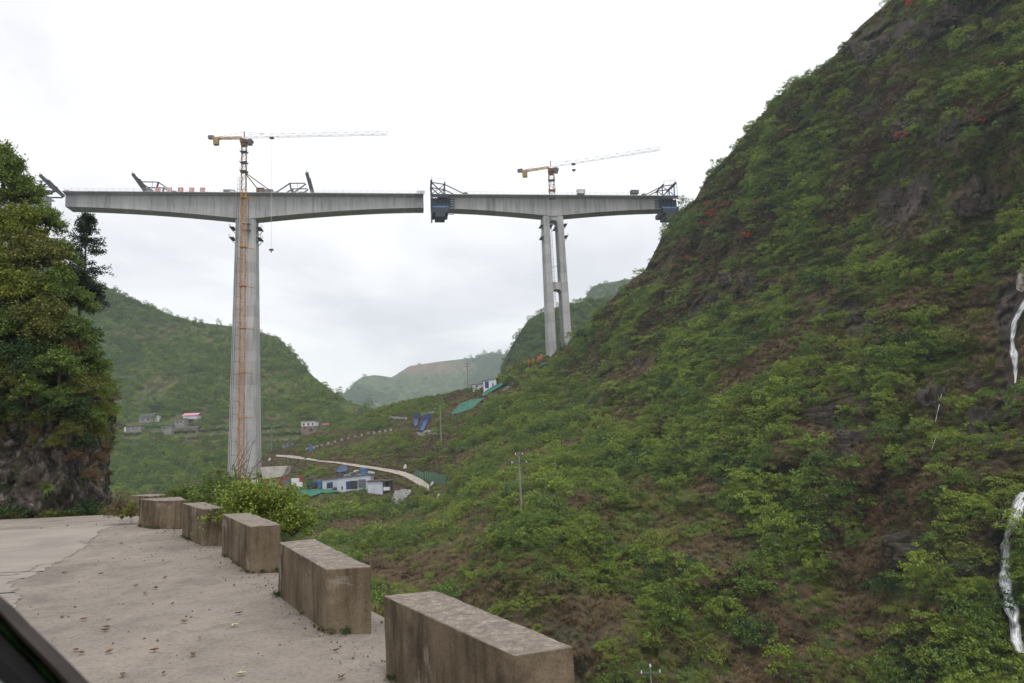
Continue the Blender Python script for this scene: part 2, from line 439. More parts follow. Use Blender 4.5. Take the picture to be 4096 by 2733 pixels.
# ==================================================================== SETTING
# --- right hillside with the spur that carries the site
HC = [(891, 0, 185), (860, 26, 192), (806, 78, 205), (752, 126, 224), (706, 179, 240), (680, 209, 250), (645, 270, 258), (610, 301, 268),
      (566, 346, 277), (545, 357, 282), (501, 376, 300), (479, 386, 312), (444, 394, 332), (410, 401, 350), (375, 410, 365), (349, 420, 362),
      (305, 436, 330), (279, 449, 312), (261, 455, 300), (230, 470, 275), (200, 480, 262),
      (275, 480, 262), (330, 488, 228), (300, 512, 200), (385, 489, 222), (430, 485, 222), (360, 465, 248), (300, 455, 285), (400, 440, 270), (430, 425, 280), (450, 450, 240), (470, 405, 285),
      (500, 420, 255), (560, 400, 240), (640, 330, 226), (700, 260, 222), (300, 545, 165), (330, 560, 150), (400, 600, 125), (450, 520, 168), (521, 510, 137), (560, 683, 100),
      (600, 600, 116), (650, 450, 170), (700, 683, 97), (800, 400, 143), (850, 683, 90), (1024, 683, 76), (1024, 0, 140), (1024, 350, 108), (900, 200, 162), (800, 250, 180),
      (1150, 0, 128), (1150, 683, 62), (1150, 350, 90), (960, 520, 98), (240, 560, 150), (240, 640, 120), (560, 780, 82), (800, 780, 78), (1024, 780, 64)]
ROCKP = [(870, 45, 45, 30, 1.1), (960, 20, 60, 25, 1.0), (905, 205, 30, 22, 1.2), (985, 195, 40, 26, 1.2), (650, 262, 20, 25, 1.0), (850, 320, 40, 40, .7), (700, 190, 20, 10, .6),
         (940, 120, 60, 25, .7), (990, 420, 30, 50, .9), (920, 560, 22, 30, 1.0), (980, 560, 25, 40, .7), (760, 290, 40, 18, .7), (1010, 300, 16, 40, 1.2), (1006, 350, 10, 40, .9), (1000, 540, 12, 40, 1.0), (1006, 610, 12, 40, 1.0), (938, 420, 6, 25, .7),
         (600, 370, 12, 8, .6), (640, 365, 10, 8, .6), (775, 480, 12, 14, .8), (840, 430, 30, 30, .7), (575, 455, 14, 12, .5), (700, 310, 20, 18, .7)]
tpsH = TPS(HC, 2e-4)
def DH(u, v):
    u = np.asarray(u, float); v = np.asarray(v, float)
    D = tpsH(u, v); X = P(u, v, D)
    am = np.clip((u - 400) / 160, 0.18, 1)
    am = np.maximum(am, np.clip((v - 520) / 60, 0, 1) * 0.8)
    n = (fbm(X / np.array([34., 34, 34]), 3, 4) - 0.5) * 17 * am
    rg = 1 - np.abs(2 * fbm(X / np.array([13., 13, 22]), 9, 4) - 1)
    n += (rg - 0.6) * 5.5 * am
    tt = X[..., 0] * .5 - X[..., 1] * .86
    gl = fbm(np.stack([tt / 19 + .35 * fbm(X / 25, 15, 2), X[..., 2] / 60, 0 * tt], -1), 29, 3)
    n += (np.abs(2 * gl - 1) * 2 - .45) * -7.5 * am * np.clip((u - 520) / 120, 0, 1)
    rm = np.clip(gauss(u, v, ROCKP), 0, 1)
    n += rm * ((1 - np.abs(2 * fbm(X / np.array([3.2, 3.2, 11.]), 35, 4) - 1)) - .6) * 6.5
    st = X[..., 2] / 9.0 + 1.2 * fbm(X / 20, 21, 3)
    n += (st - np.floor(st) - 0.5) * 3.2 * am * np.clip(fbm(X / 17, 33, 3) * 3.2 - 1.35, 0, 1)
    return D + n
EARTHP = [(860, 470, 60, 60, .8), (870, 560, 40, 60, .7), (940, 470, 40, 60, .8), (740, 330, 20, 60, .7), (700, 560, 50, 30, .5), (780, 360, 30, 40, .5), (850, 240, 60, 40, .4), (640, 420, 40, 25, .4),
          (780, 640, 40, 30, .6), (900, 650, 40, 30, .7), (480, 560, 80, 40, .45), (560, 640, 40, 40, .4), (690, 250, 50, 40, .5), (350, 462, 30, 6, .7), (400, 460, 30, 8, .9), (430, 440, 20, 20, .8), (285, 452, 22, 5, 1.3), (960, 300, 40, 40, .5)]
def rockmask(u, v, X):
    n = fbm(X / np.array([16., 16, 10]), 44, 4)
    return np.clip(gauss(u, v, ROCKP) * 1.0 + (n - 0.60) * 4, 0, 1)
def earthmask(u, v, X): return np.clip(gauss(u, v, EARTHP) + (fbm(X / 14, 71, 3) - .62) * 3, 0, 1)
CREST_H = [(150, 505), (200, 478), (230, 466), (261, 455), (279, 449), (305, 436), (349, 420), (375, 410), (410, 401), (444, 394), (479, 386), (501, 376), (523, 366), (545, 357), (566, 346),
           (588, 325), (610, 301), (623, 288), (645, 270), (654, 253), (667, 227), (680, 211), (695, 200), (706, 179), (732, 152), (752, 126), (775, 100), (806, 78), (830, 61), (860, 26),
           (891, 0), (930, -30), (1024, -60), (1150, -90)]
hillm = hill_mat('hillside_ground')
HILL = Terrain('hillside', DH, CREST_H, 790, 150, 1140, 420, 360, hillm, back=(3, 8, 20, 45, 90, 160), foot=((10, 8), (25, 16)),
               masks={'rock': rockmask, 'earth': earthmask}, label='steep green hillside')
def PH(u, v, off=0.0):
    return P(np.array([u]), np.array([v]), DH(np.array([float(u)]), np.array([float(v)])) - off)[0]

# --- terraced hill behind the tall pier
H1C = [(0, 225, 600), (60, 262, 590), (100, 283, 575), (140, 303, 585), (195, 322, 600), (230, 326, 600), (261, 333, 575), (290, 350, 545), (315, 378, 515), (350, 402, 480), (372, 408, 465), (410, 425, 440),
       (0, 430, 440), (100, 430, 455), (190, 428, 455), (250, 430, 450), (310, 432, 420), (100, 500, 350), (200, 500, 350), (280, 460, 380), (0, 510, 340), (300, 500, 340), (200, 370, 530), (100, 370, 520), (290, 395, 480)]
tps1 = TPS(H1C, 2e-4)
def D1(u, v):
    D = tps1(u, v); X = P(u, v, D)
    n = (fbm(X / 70, 13, 4) - .5) * 30
    st = X[..., 2] / 4.5 + fbm(X / 60, 5, 3)
    tm = np.clip(1 - np.abs(v - 432) / 22, 0, 1)
    return D + n + (st - np.floor(st) - .5) * 6 * tm
CREST_1 = [(-200, 190), (-60, 215), (0, 225), (60, 262), (95, 280), (120, 294), (140, 303), (165, 313), (195, 322), (230, 326), (261, 333), (278, 337), (290, 350), (300, 362), (315, 378), (335, 393), (350, 402), (372, 408), (400, 420), (430, 440)]
def earth1(u, v, X):
    st = X[..., 2] / 4.5 + fbm(X / 60, 5, 3); fr = st - np.floor(st)
    t = np.clip(1 - np.abs(v - 440) / 22, 0, 1) * (fr < .45) * 1.0
    return np.clip(t + gauss(u, v, [(165, 375, 25, 5, .6), (110, 400, 20, 10, .7), (180, 328, 30, 3, .8), (270, 418, 20, 4, .7), (160, 385, 30, 12, .6)]), 0, 1)
hill1m = hill_mat('terraced_hill_ground', 0.35, (.32, .5), soil=((.085, .066, .038), (.20, .155, .09)), green=((0.035, 0.06, 0.014), (0.085, 0.125, 0.03)))
TER1 = Terrain('terraced_hill', D1, CREST_1, 520, -200, 430, 220, 130, hill1m, back=(8, 20, 50, 120), foot=((30, 15), (90, 45)), masks={'earth': earth1}, label='green terraced hill behind the village')
def P1(u, v, off=0.0): return P(np.array([u]), np.array([v]), D1(np.array([float(u)]), np.array([float(v)])) - off)[0]

# --- wooded bluff beyond the twin pier, plateau and far mountains
HBC = [(470, 400, 560), (500, 378, 540), (512, 345, 545), (528, 318, 550), (560, 305, 560), (600, 298, 580), (660, 285, 590), (500, 430, 470), (560, 400, 480), (620, 380, 480), (540, 360, 510), (660, 340, 530)]
tpsB = TPS(HBC, 1e-3)
def DB(u, v):
    D = tpsB(u, v); X = P(u, v, D); return D + (fbm(X / 40, 31, 4) - .5) * 34
CREST_B = [(480, 430), (492, 392), (499, 378), (505, 360), (512, 345), (520, 333), (528, 320), (540, 313), (560, 306), (585, 301), (630, 292), (700, 285)]
TERB = Terrain('wooded_bluff', DB, CREST_B, 440, 480, 700, 120, 70, hill_mat('bluff_ground', .3, (.2, .4), green=((0.03, 0.055, 0.018), (0.065, 0.10, 0.028))), back=(8, 20, 60), label='steep wooded bluff')
def DC(u, v):
    X = P(u, v, np.full(np.shape(u), 1150.)); return 1150 - (v - 280) * 2.2 + (fbm(X / 90, 61, 4) - .5) * 90
CREST_C = [(570, 330), (583, 306), (587, 294), (593, 286), (605, 283), (630, 279), (680, 272), (760, 268)]
TERC = Terrain('far_plateau', DC, CREST_C, 345, 570, 760, 130, 50, hill_mat('plateau_ground', .12, (.2, .4), green=((0.03, 0.055, 0.02), (0.09, 0.13, 0.035))), back=(20, 60, 200), label='hazy green plateau')
def DD(u, v):
    X = P(u, v, np.full(np.shape(u), 2100.)); return 2150 - (v - 360) * 9 + (fbm(X / 150, 81, 5) - .5) * 330
CREST_D = [(300, 420), (335, 402), (349, 389), (356, 381), (362, 377), (374, 375), (383, 376), (392, 377.5), (400, 372), (410, 366), (436, 362), (462, 359), (479, 357.5), (488, 355), (498, 356), (508, 354), (530, 348), (580, 340)]
def earthD(u, v, X): return np.clip(gauss(u, v, [(432, 368, 26, 6, 1.3), (405, 371, 12, 4, .8), (470, 366, 12, 4, .5)]) + (fbm(X / 60, 2, 3) - .6) * .5, 0, 1)
TERD = Terrain('far_mountain', DD, CREST_D, 430, 300, 580, 200, 70, hill_mat('far_mountain_ground', .05, (.18, .36), soil=((0.13, 0.085, 0.055), (0.22, 0.145, 0.09)), green=((0.035, 0.06, 0.022), (0.12, 0.165, 0.045))),
               back=(60, 200, 400), masks={'earth': earthD}, label='hazy far mountain with terraced brown fields')

# --- valley floor reaching out to the horizon
me = np_mesh('valley_floor', [(-6000, -600, -62), (6000, -600, -62), (6000, 9000, -62), (-6000, 9000, -62)], [(0, 1, 2, 3)])
for nm in ('rock', 'earth'): me.attributes.new(nm, 'FLOAT', 'POINT')
tag(link('valley_floor', me, hill_mat('valley_ground', .3)), kind='structure')

# --- mountain road shelf
EDGE = [(-12, 9.5), (-6, 6.6), (-1, 3.3), (1.5, 2.0), (4.2, 0.75), (6.6, -.45), (8.0, -1.45), (10.2, -2.75), (11.8, -3.75), (13.9, -5.1), (15.3, -6.05), (17, -7.4), (18.8, -8.7), (20.2, -9.9), (22.5, -11.9), (26, -14.0), (30, -16.2), (36, -18), (45, -21), (60, -27)]
def xe(y): return np.interp(y, [a for a, b in EDGE], [b for a, b in EDGE])
def zr(y): return -0.0045 * np.maximum(0, np.asarray(y, float) - 18) ** 1.9
rows = np.concatenate([np.linspace(-12, 4, 17), np.linspace(4.3, 24, 80), np.linspace(25, 60, 20)])
wcol = np.concatenate([np.linspace(0, 12, 90), np.linspace(12.6, 60, 24)])
Y, Wd = np.meshgrid(rows, wcol, indexing='ij'); Xr = xe(Y) - Wd
Xr += np.where(Wd == 0, (fbm(np.stack([Y * 3, Y * 0, Y * 0], -1), 4, 3) - .5) * .22, 0)
Zr = zr(Y) + (fbm(np.stack([Xr, Y, 0 * Y], -1) * .8, 6, 4) - .5) * .014
A = np.stack([Xr, Y, Zr], -1)
skirt = A[:, 0].copy(); skirt[:, 2] -= .8; skirt[:, 0] -= .1
A = np.concatenate([skirt[:, None], A], 1); nr, nc = A.shape[:2]; i = np.arange(nr * nc).reshape(nr, nc)
F = np.stack([i[:-1, :-1], i[:-1, 1:], i[1:, 1:], i[1:, :-1]], -1).reshape(-1, 4)
m, nt, b = mat('dusty_road', 0.95, 0.1)
v = coords(nt, kind='World')
base = ramp(nt, noise(nt, v, 0.45, 6, .6, .3), [(0.28, (.195, .172, .150)), (0.5, (.285, .248, .214)), (0.72, (.355, .308, .265))])
vs_ = coords(nt, (.8, .7, 1), 'World')
st = ramp(nt, noise(nt, vs_, 1.1, 5, .6, .8), [(0.52, G3(0)), (0.72, G3(.6))])
c = mixc(nt, st, base, (.165, .152, .142))
sp_ = ramp(nt, noise(nt, v, 18, 5, .8), [(0.32, G3(.60)), (0.47, G3(1.0)), (0.7, G3(1.15))])
c = mixc(nt, 1.0, c, sp_, 'MULTIPLY')
md_ = ramp(nt, noise(nt, v, 3.2, 5, .7, .4), [(0.34, G3(.84)), (0.5, G3(1.0)), (0.7, G3(1.06))])
c = mixc(nt, 1.0, c, md_, 'MULTIPLY')
fine = ramp(nt, noise(nt, v, 140, 2, .7), [(0.3, G3(.72)), (0.6, G3(1.08))])
c = mixc(nt, 1.0, c, fine, 'MULTIPLY')
nt.links.new(c, b.inputs['Base Color'])
bump(nt, b, noise(nt, v, 30, 6, .75), .7, .03)
roadm = m
tag(link('mountain_road', np_mesh('mountain_road', A.reshape(-1, 3), F, True), m), 'dusty pale mountain road', kind='structure')

# worn concrete slab in the carriageway with a broken edge
def GZ(u, v): return PZ(np.array([float(u)]), np.array([float(v)]), 0.0)[0]
edge_px = [(118, 524.5), (100, 531), (93, 540), (84, 548), (74, 553), (62, 561), (44, 570), (28, 578), (5, 583), (14, 590), (20, 597), (16, 606), (2, 614), (-20, 619), (-60, 640), (-120, 690)]
ep = np.array([GZ(*q) for q in edge_px])
dense = []
rng = np.random.default_rng(5)
for k in range(len(ep) - 1):
    n = max(3, int(np.linalg.norm(ep[k + 1] - ep[k]) / .09))
    for t in np.linspace(0, 1, n, endpoint=False): dense.append(ep[k] * (1 - t) + ep[k + 1] * t + np.r_[rng.normal(size=2) * .04, 0])
dense = np.array(dense)
top = []; 
mbs = MB()
L = len(dense)
vv = [(p[0], p[1], float(zr(p[1])) + .012) for p in dense] + [(p[0], p[1], float(zr(p[1])) - .05) for p in dense]
far = [(p[0] - 30, p[1], float(zr(p[1])) + .012) for p in dense]
mbs.add(vv + far, [(k, k + 1, 2 * L + k + 1, 2 * L + k) for k in range(L - 1)] + [(k, k + L, k + L + 1, k + 1) for k in range(L - 1)])
m, nt, b = mat('worn_concrete_slab', .85, .2)
v = coords(nt, kind='World')
base = ramp(nt, noise(nt, v, .5, 5, .6, .4), [(.3, (.245, .218, .192)), (.7, (.345, .305, .268))])
vo = N(nt, 'ShaderNodeTexVoronoi', feature='DISTANCE_TO_EDGE'); vo.inputs['Scale'].default_value = .16
wv = N(nt, 'ShaderNodeVectorMath', operation='ADD'); nzc = N(nt, 'ShaderNodeTexNoise'); nzc.inputs['Scale'].default_value = 1.6
nt.links.new(v, nzc.inputs['Vector']); nt.links.new(v, wv.inputs[0]); nt.links.new(nzc.outputs['Color'], wv.inputs[1]); nt.links.new(wv.outputs[0], vo.inputs['Vector'])
ck = ramp(nt, vo.outputs['Distance'], [(.0, G3(.45)), (.003, G3(.7)), (.007, G3(1))])
c = mixc(nt, 1.0, base, ck, 'MULTIPLY')
c = mixc(nt, 1.0, c, ramp(nt, noise(nt, v, 60, 3, .7), [(.3, G3(.85)), (.6, G3(1.05))]), 'MULTIPLY')
nt.links.new(c, b.inputs['Base Color']); bump(nt, b, noise(nt, v, 25, 5, .7), .35, .02)
tag(mbs.build('concrete_carriageway', m), 'worn concrete carriageway slab', kind='structure')

# --- slope falling away below the road edge
rows = np.linspace(-12, 60, 90); w = np.concatenate([[0, .25, .6, 1.2], np.linspace(2, 52, 40)])
Y, Wd = np.meshgrid(rows, w, indexing='ij')
X_ = xe(Y) - .1 + Wd
Z_ = zr(Y) - .35 - Wd * 1.05 + (fbm(np.stack([X_, Y, 0 * Y], -1) / 4, 8, 4) - .5) * 2.2 * np.clip(Wd / 3, 0, 1)
A = np.stack([X_, Y, Z_], -1); nr, nc = A.shape[:2]; i = np.arange(nr * nc).reshape(nr, nc)
F = np.stack([i[:-1, :-1], i[:-1, 1:], i[1:, 1:], i[1:, :-1]], -1).reshape(-1, 4)
me = np_mesh('road_embankment', A.reshape(-1, 3), F, True)
for nm in ('rock', 'earth'): me.attributes.new(nm, 'FLOAT', 'POINT')
tag(link('road_embankment', me, hillm), 'grassy slope below the road edge', kind='structure')

# --- roadside cliff on the left
cl_px = [(-330, 24), (-240, 27), (-150, 29.5), (-60, 31.5), (0, 32.6), (30, 32.2), (40, 32.6), (62, 33), (76, 33.2), (84, 33.8), (86, 35.2)]
plan = [P(np.array([float(u)]), np.array([520.]), np.array([float(D)]))[0][:2] for u, D in cl_px]
plan += [np.array(q) for q in ((-23.6, 38.5), (-27, 44), (-31, 53), (-42, 66), (-60, 80))]
plan = np.array(plan)
seg = np.r_[0, np.cumsum(np.linalg.norm(np.diff(plan, axis=0), axis=1))]
S = np.linspace(0, seg[-1], 1000); PX = np.c_[np.interp(S, seg, plan[:, 0]), np.interp(S, seg, plan[:, 1])]
for _ in range(45): PX[1:-1] = (PX[:-2] + PX[1:-1] * 2 + PX[2:]) / 4
tn = np.gradient(PX, axis=0); tn /= np.linalg.norm(tn, axis=1)[:, None]
inn = np.c_[-tn[:, 1], tn[:, 0]]
inn = inn * np.where((inn @ np.array([-0.8, 0.6])) > 0, 1, -1)[:, None]
s_edge = seg[10]
cap = np.interp(S, [s_edge - 30, s_edge - 15, s_edge - 9, s_edge - 4, s_edge, s_edge + 6, s_edge + 14, s_edge + 40], [16, 13.5, 12, 9.5, 8.5, 9.5, 11.5, 12])
nv = 330; zz = np.r_[np.linspace(-3, 8, 270), np.linspace(8.15, 17, 60)]
CL = np.zeros((nv, len(S), 3))
for k, z in enumerate(zz):
    lean = .05 * max(z, 0) + np.maximum(0, z - 6) * .35
    over = np.maximum(0, z - cap); zc = np.minimum(z, cap) + over * .12
    lean = lean + over * 2.2
    lean = np.broadcast_to(lean, S.shape)
    CL[k, :, :2] = PX + inn * np.minimum(lean, 2.0)[:, None] + np.array([-.8, .6]) * np.maximum(lean - 2.0, 0)[:, None]
    CL[k, :, 2] = zc
q = CL.copy()
d1 = (fbm(q / np.array([3.2, 3.2, 4.5]), 40, 4) - .5) * 2.6
rg = 1 - np.abs(2 * fbm(q / np.array([1.3, 1.3, 2.2]), 47, 4) - 1)
d2 = (rg - .6) * 1.3 + (fbm(q / np.array([.5, .5, .9]), 52, 5, .6) - .5) * 1.0
hgt = np.clip(CL[..., 2] / 2, .15, 1)
CL[..., :2] += inn[None] * (d1 * hgt + d2)[..., None]
i = np.arange(nv * len(S)).reshape(nv, len(S))
F = np.stack([i[:-1, :-1], i[:-1, 1:], i[1:, 1:], i[1:, :-1]], -1).reshape(-1, 4)
me = np_mesh('roadside_cliff', CL.reshape(-1, 3), F, True)
m, nt, b = mat('cliff_rock', .92, .15)
v = coords(nt, (1, 1, .55), 'World'); vz = coords(nt, (1.0, 1.0, 1.0), 'World')
r1 = ramp(nt, noise(nt, v, 1.6, 8, .72, .8), [(.34, (.016, .015, .015)), (.46, (.075, .068, .062)), (.55, (.19, .165, .145)), (.64, (.42, .37, .32))])  # the cliff's shadow is put into the darkest rock tones
r2 = ramp(nt, noise(nt, v, .55, 5, .6), [(.48, G3(0)), (.60, G3(.85))])
c = mixc(nt, r2, r1, ramp(nt, noise(nt, v, 1.2, 6, .7), [(.3, (.035, .028, .022)), (.7, (.15, .118, .088))]))
gz = N(nt, 'ShaderNodeNewGeometry'); sz = N(nt, 'ShaderNodeSeparateXYZ'); nt.links.new(gz.outputs['Position'], sz.inputs[0])
vor = N(nt, 'ShaderNodeTexVoronoi', feature='DISTANCE_TO_EDGE'); vor.inputs['Scale'].default_value = 1.5; wq = N(nt, 'ShaderNodeVectorMath', operation='ADD'); nq = N(nt, 'ShaderNodeTexNoise'); nq.inputs['Scale'].default_value = 2.0; nq.inputs['Detail'].default_value = 5
nt.links.new(v, nq.inputs['Vector']); nt.links.new(v, wq.inputs[0]); nt.links.new(nq.outputs['Color'], wq.inputs[1]); nt.links.new(wq.outputs[0], vor.inputs['Vector'])
c = mixc(nt, 1.0, c, ramp(nt, vor.outputs['Distance'], [(0, G3(.45)), (.03, G3(.85)), (.08, G3(1.0))]), 'MULTIPLY')
mossf = ramp(nt, noise(nt, vz, .6, 5, .65), [(.5, G3(0)), (.62, G3(.8))])
c = mixc(nt, mossf, c, (.035, .045, .014))
nt.links.new(c, b.inputs['Base Color']); bump(nt, b, noise(nt, v, 2.5, 8, .75), .9, .5)
tag(link('roadside_cliff', me, m), 'rocky cliff overhung with vegetation beside the road', kind='structure')
# ==================================================================== BRIDGE
conc, nt, b = mat('bridge_concrete', .85, .2)
v = coords(nt, kind='World'); vs_ = coords(nt, (1, 1, .06), 'World')
oi = N(nt, 'ShaderNodeObjectInfo')
c = ramp(nt, noise(nt, v, .12, 6, .6), [(.3, (.385, .385, .385)), (.7, (.49, .485, .475))])
stn = ramp(nt, noise(nt, vs_, .9, 6, .65), [(.33, G3(.5)), (.50, G3(.97)), (.8, G3(1.08))])
c = mixc(nt, .7, c, stn, 'MULTIPLY')
tint = ramp(nt, oi.outputs['Random'], [(0, G3(.84)), (1, G3(1.06))])
c = mixc(nt, 1.0, c, tint, 'MULTIPLY')
nt.links.new(c, b.inputs['Base Color']); bump(nt, b, noise(nt, v, 1.2, 4), .15, .1)
CONC = conc
CONCN = simple('fresh_concrete', (.30, .305, .315), .85, .2, .15, .5)
CONCD = simple('dark_formwork_steel', (.035, .045, .065), .6, .4, .3, 1.2)
STEELB = simple('traveller_steel_blue', (.045, .06, .12), .55, .4, .25, 1.0)
STEELG = simple('weathered_grey_steel', (.13, .14, .16), .6, .4, .25, 1.0)
BLUEP = simple('bright_blue_panel', (.08, .18, .36), .5, .4, .15, 1.0)
ORANGE = simple('crane_orange', (.50, .24, .05), .55, .4, .2, .6)
RUST = simple('rusty_orange_steel', (.20, .085, .04), .7, .3, .3, .6)
WHITEP = simple('white_paint', (.70, .71, .72), .6, .3, .08, .5)
REDP = simple('red_paint', (.50, .035, .03), .55, .3, .1, .8)
RAILM = simple('pale_railing', (.62, .63, .64), .6, .3, .1, .5)
DARKM = simple('dark_steel', (.04, .042, .05), .6, .4, .2, .8)

E_ = np.array([math.cos(rad(8.45)), math.sin(rad(8.45)), 0]); NB = np.array([-E_[1], E_[0], 0])   # along bridge, away from viewer
ZD = 104.2
def bp(c, s, t, z): return c + E_ * s + NB * t + np.array([0, 0, z])
T1 = np.array([-104.6, 262.0, 0]) + NB * 5.8; T2 = np.array([20.6, 281.0, 0]) + NB * 5.8     # centre line at the two piers
def hprof(s, L, he, hr, a=1.7):
    return he + (hr - he) * (1 - np.clip(abs(s) / L, 0, 1)) ** a
def seg_section(c, s, h):
    pr = [(-5.8, 0), (-5.8, -.28), (-3.2, -.85), (-3.15, -h), (3.4, -h), (3.4, -.85), (5.8, -.28), (5.8, 0)]
    return [bp(c, s, t, ZD + z) for t, z in pr]
def girder(root, c, s0, s1, ln, he, hr, Lref):
    n0 = int(round(-s0 / ln)); n1 = int(round(s1 / ln))
    edges = list(np.linspace(s0, 0, n0 + 1)) + list(np.linspace(0, s1, n1 + 1))[1:]
    for k in range(len(edges) - 1):
        a, b_ = edges[k] + .025, edges[k + 1] - .025
        sec = [seg_section(c, s, hprof(s, Lref, he, hr)) for s in np.linspace(a, b_, 3)]
        MB().loft(sec).build('girder_segment', CONCN if k in (0, len(edges) - 2) and c is T1 else CONC, root)
def railing(root, c, s0, s1, t):
    mb = MB()
    for z in (.55, 1.15): mb.bar(bp(c, s0, t, ZD + z), bp(c, s1, t, ZD + z), .06)
    for s in np.arange(s0, s1 + .1, 2.5): mb.bar(bp(c, s, t, ZD), bp(c, s, t, ZD + 1.2), .07)
    return mb.build('deck_railing', RAILM, root)

B1 = thing('cantilever_bridge', T1 + [0, 0, -8], 'grey concrete bridge cantilever on a single tall pier, left of the gap', 'bridge', 'unfinished bridge cantilevers')
girder(B1, T1, -67.2, 71.4, 4.0, 5.4, 10.4, 71)
for t in (-5.6, 5.6): railing(B1, T1, -66.5, 71.0, t)
zt = ZD - 10.6
def pier_sec(c, z, a, b_, ch):
    pr = [(-a + ch, -b_), (a - ch, -b_), (a - ch, -b_ + ch * .8), (a, -b_ + ch * .8), (a, b_ - ch * .8), (a - ch, b_ - ch * .8), (a - ch, b_), (-a + ch, b_), (-a + ch, b_ - ch * .8), (-a, b_ - ch * .8), (-a, -b_ + ch * .8), (-a + ch, -b_ + ch * .8)]
    return [bp(c, s, t, z) for s, t in pr]
zs = np.linspace(-9, zt + .4, 24)
for k in range(23):
    sec = []
    for z in (zs[k] + .02, zs[k + 1] - .02):
        f = (zt - z) / (zt + 9)
        sec.append(pier_sec(T1, z, 3.9 + 1.25 * f, 3.0 + 2.6 * f, .55))
    MB().loft(sec).build('pier_lift', CONC, B1)
# cast-in block above the pier, drainpipe and working brackets
MB().tube(bp(T1, 1.1, -3.35, 60), bp(T1, 1.1, -3.12, ZD - 1.2), .12, n=6).build('drainpipe', DARKM, B1)
for s, z, sg in ((-4.3, 90.5, -1), (-4.35, 86.2, -1), (4.3, 90.3, 1), (4.35, 86.0, 1)):
    mb = MB(); mb.box(bp(T1, s + sg * .9, -1.0, z), (1.8, 5.5, .18), rad(8.45)); mb.bar(bp(T1, s, -3.2, z - 2.0), bp(T1, s + sg * 1.7, -3.2, z), .22); mb.bar(bp(T1, s, 1.2, z - 2.0), bp(T1, s + sg * 1.7, 1.2, z), .22)
    mb.bar(bp(T1, s + sg * 1.75, -3.6, z), bp(T1, s + sg * 1.75, -3.6, z + 1.3), .09); mb.bar(bp(T1, s + sg * 1.75, -3.6, z + 1.2), bp(T1, s + sg * 1.75, 1.4, z + 1.2), .09)
    mb.build('working_platform', DARKM, B1)
for z in (91.6, 89.0): MB().box(bp(T1, .6, -3.75, z), (3.2, .9, .22), rad(8.45)).build('working_platform', DARKM, B1)
# access hoist running up the pier's left corner to above the deck
mb = MB(); a0 = P(229.6, 476, 254.5); a1 = P(238.9, 177, 254.5); a0 = np.array(a0); a1 = np.array(a1)
for o in (-.32, .32): mb.bar(a0 + E_ * o, a1 + E_ * o, .12)
for k in range(75):
    q = a0 + (a1 - a0) * k / 74; mb.bar(q - E_ * .32, q + E_ * .32, .07)
HO = thing('hoist_mast', a0, 'thin dark ladder-like hoist mast up the left edge of the tall pier', 'hoist')
mb.build('hoist_rails', DARKM, HO)
for k in range(17):
    q = a0 + (a1 - a0) * (k + .5) / 23; mb = MB(); mb.bar(q + E_ * .3, q + E_ * 1.5 + NB * 2.0, .12); mb.bar(q + E_ * 1.5 + NB * 2.0, q + E_ * 1.9 + NB * 2 - np.array([0, 0, .7]), .12); mb.build('wall_tie', RUST, HO)

B2 = thing('cantilever_bridge', T2 + [0, 0, 36], 'grey concrete bridge cantilever on slim twin legs, right of the gap', 'bridge', 'unfinished bridge cantilevers')
girder(B2, T2, -49.5, 54.5, 4.0, 5.3, 8.7, 54)
for t in (-5.6, 5.6): railing(B2, T2, -49, 54.0, t)
zt = ZD - 8.9
for sc in (-3.05, 3.05):
    zs = np.linspace(28, zt + .5, 17)
    for k in range(16):
        sec = []
        for z in (zs[k] + .02, zs[k + 1] - .02):
            f = (zt - z) / (zt - 36); ce = T2 + E_ * (sc * (1 + .12 * f))
            sec.append(pier_sec(ce, z, 1.35 + .25 * f, 3.0 + .8 * f, .25))
        MB().loft(sec).build('pier_lift', CONC, B2)
# cross beam with arched haunches, and the arch under the girder
def arch(zb, zt_, nm):
    mb = MB(); pr = [(-1.9, zt_), (-1.9, zb - 1.5), (-1.55, zb - .6), (-.8, zb), (.8, zb), (1.55, zb - .6), (1.9, zb - 1.5), (1.9, zt_)]
    sec = [[bp(T2, s, t, z) for s, z in pr] for t in (-2.7, 2.7)]
    mb.loft(sec).build(nm, CONC, B2)
arch(zt - 1.4, zt + .3, 'haunch'); arch(63.5, 66.6, 'cross_beam')
MB().loft([[bp(T2, s, t, z) for s, z in ((-1.9, 66.55), (-1.5, 66.55), (-1.9, 67.3))] for t in (-2.7, 2.7)]).build('haunch', CONC, B2)
for s, z, sg in ((-4.6, 91.5, -1), (-4.7, 86.3, -1), (-1.6, 91.7, 1), (1.4, 90.4, -1), (4.6, 92, 1), (4.7, 86.8, 1)):
    mb = MB(); mb.box(bp(T2, s + sg * .6, -1, z), (1.2, 5.2, .16), rad(8.45)); mb.bar(bp(T2, s, -3.2, z - 2.2), bp(T2, s + sg * 1.2, -3.2, z), .25); mb.bar(bp(T2, s + sg * 1.2, -3.5, z), bp(T2, s + sg * 1.2, -3.5, z + 1.2), .1)
    mb.build('working_platform', DARKM, B2)
mb = MB()
for o in (-.25, .25): mb.bar(bp(T2, -1.0 + o, -3.3, 36), bp(T2, -1.35 + o, -3.1, zt), .1)
for k in range(44): z = 36 + (zt - 36) * k / 44; mb.bar(bp(T2, -1.25, -3.2, z), bp(T2, -.8, -3.2, z), .12)
mb.build('access_ladder', DARKM, B2)
for z in (52, 73): MB().bar(bp(T2, -1.7, -2, z), bp(T2, 1.7, -2, z + .9), .16).build('strut', DARKM, B2)

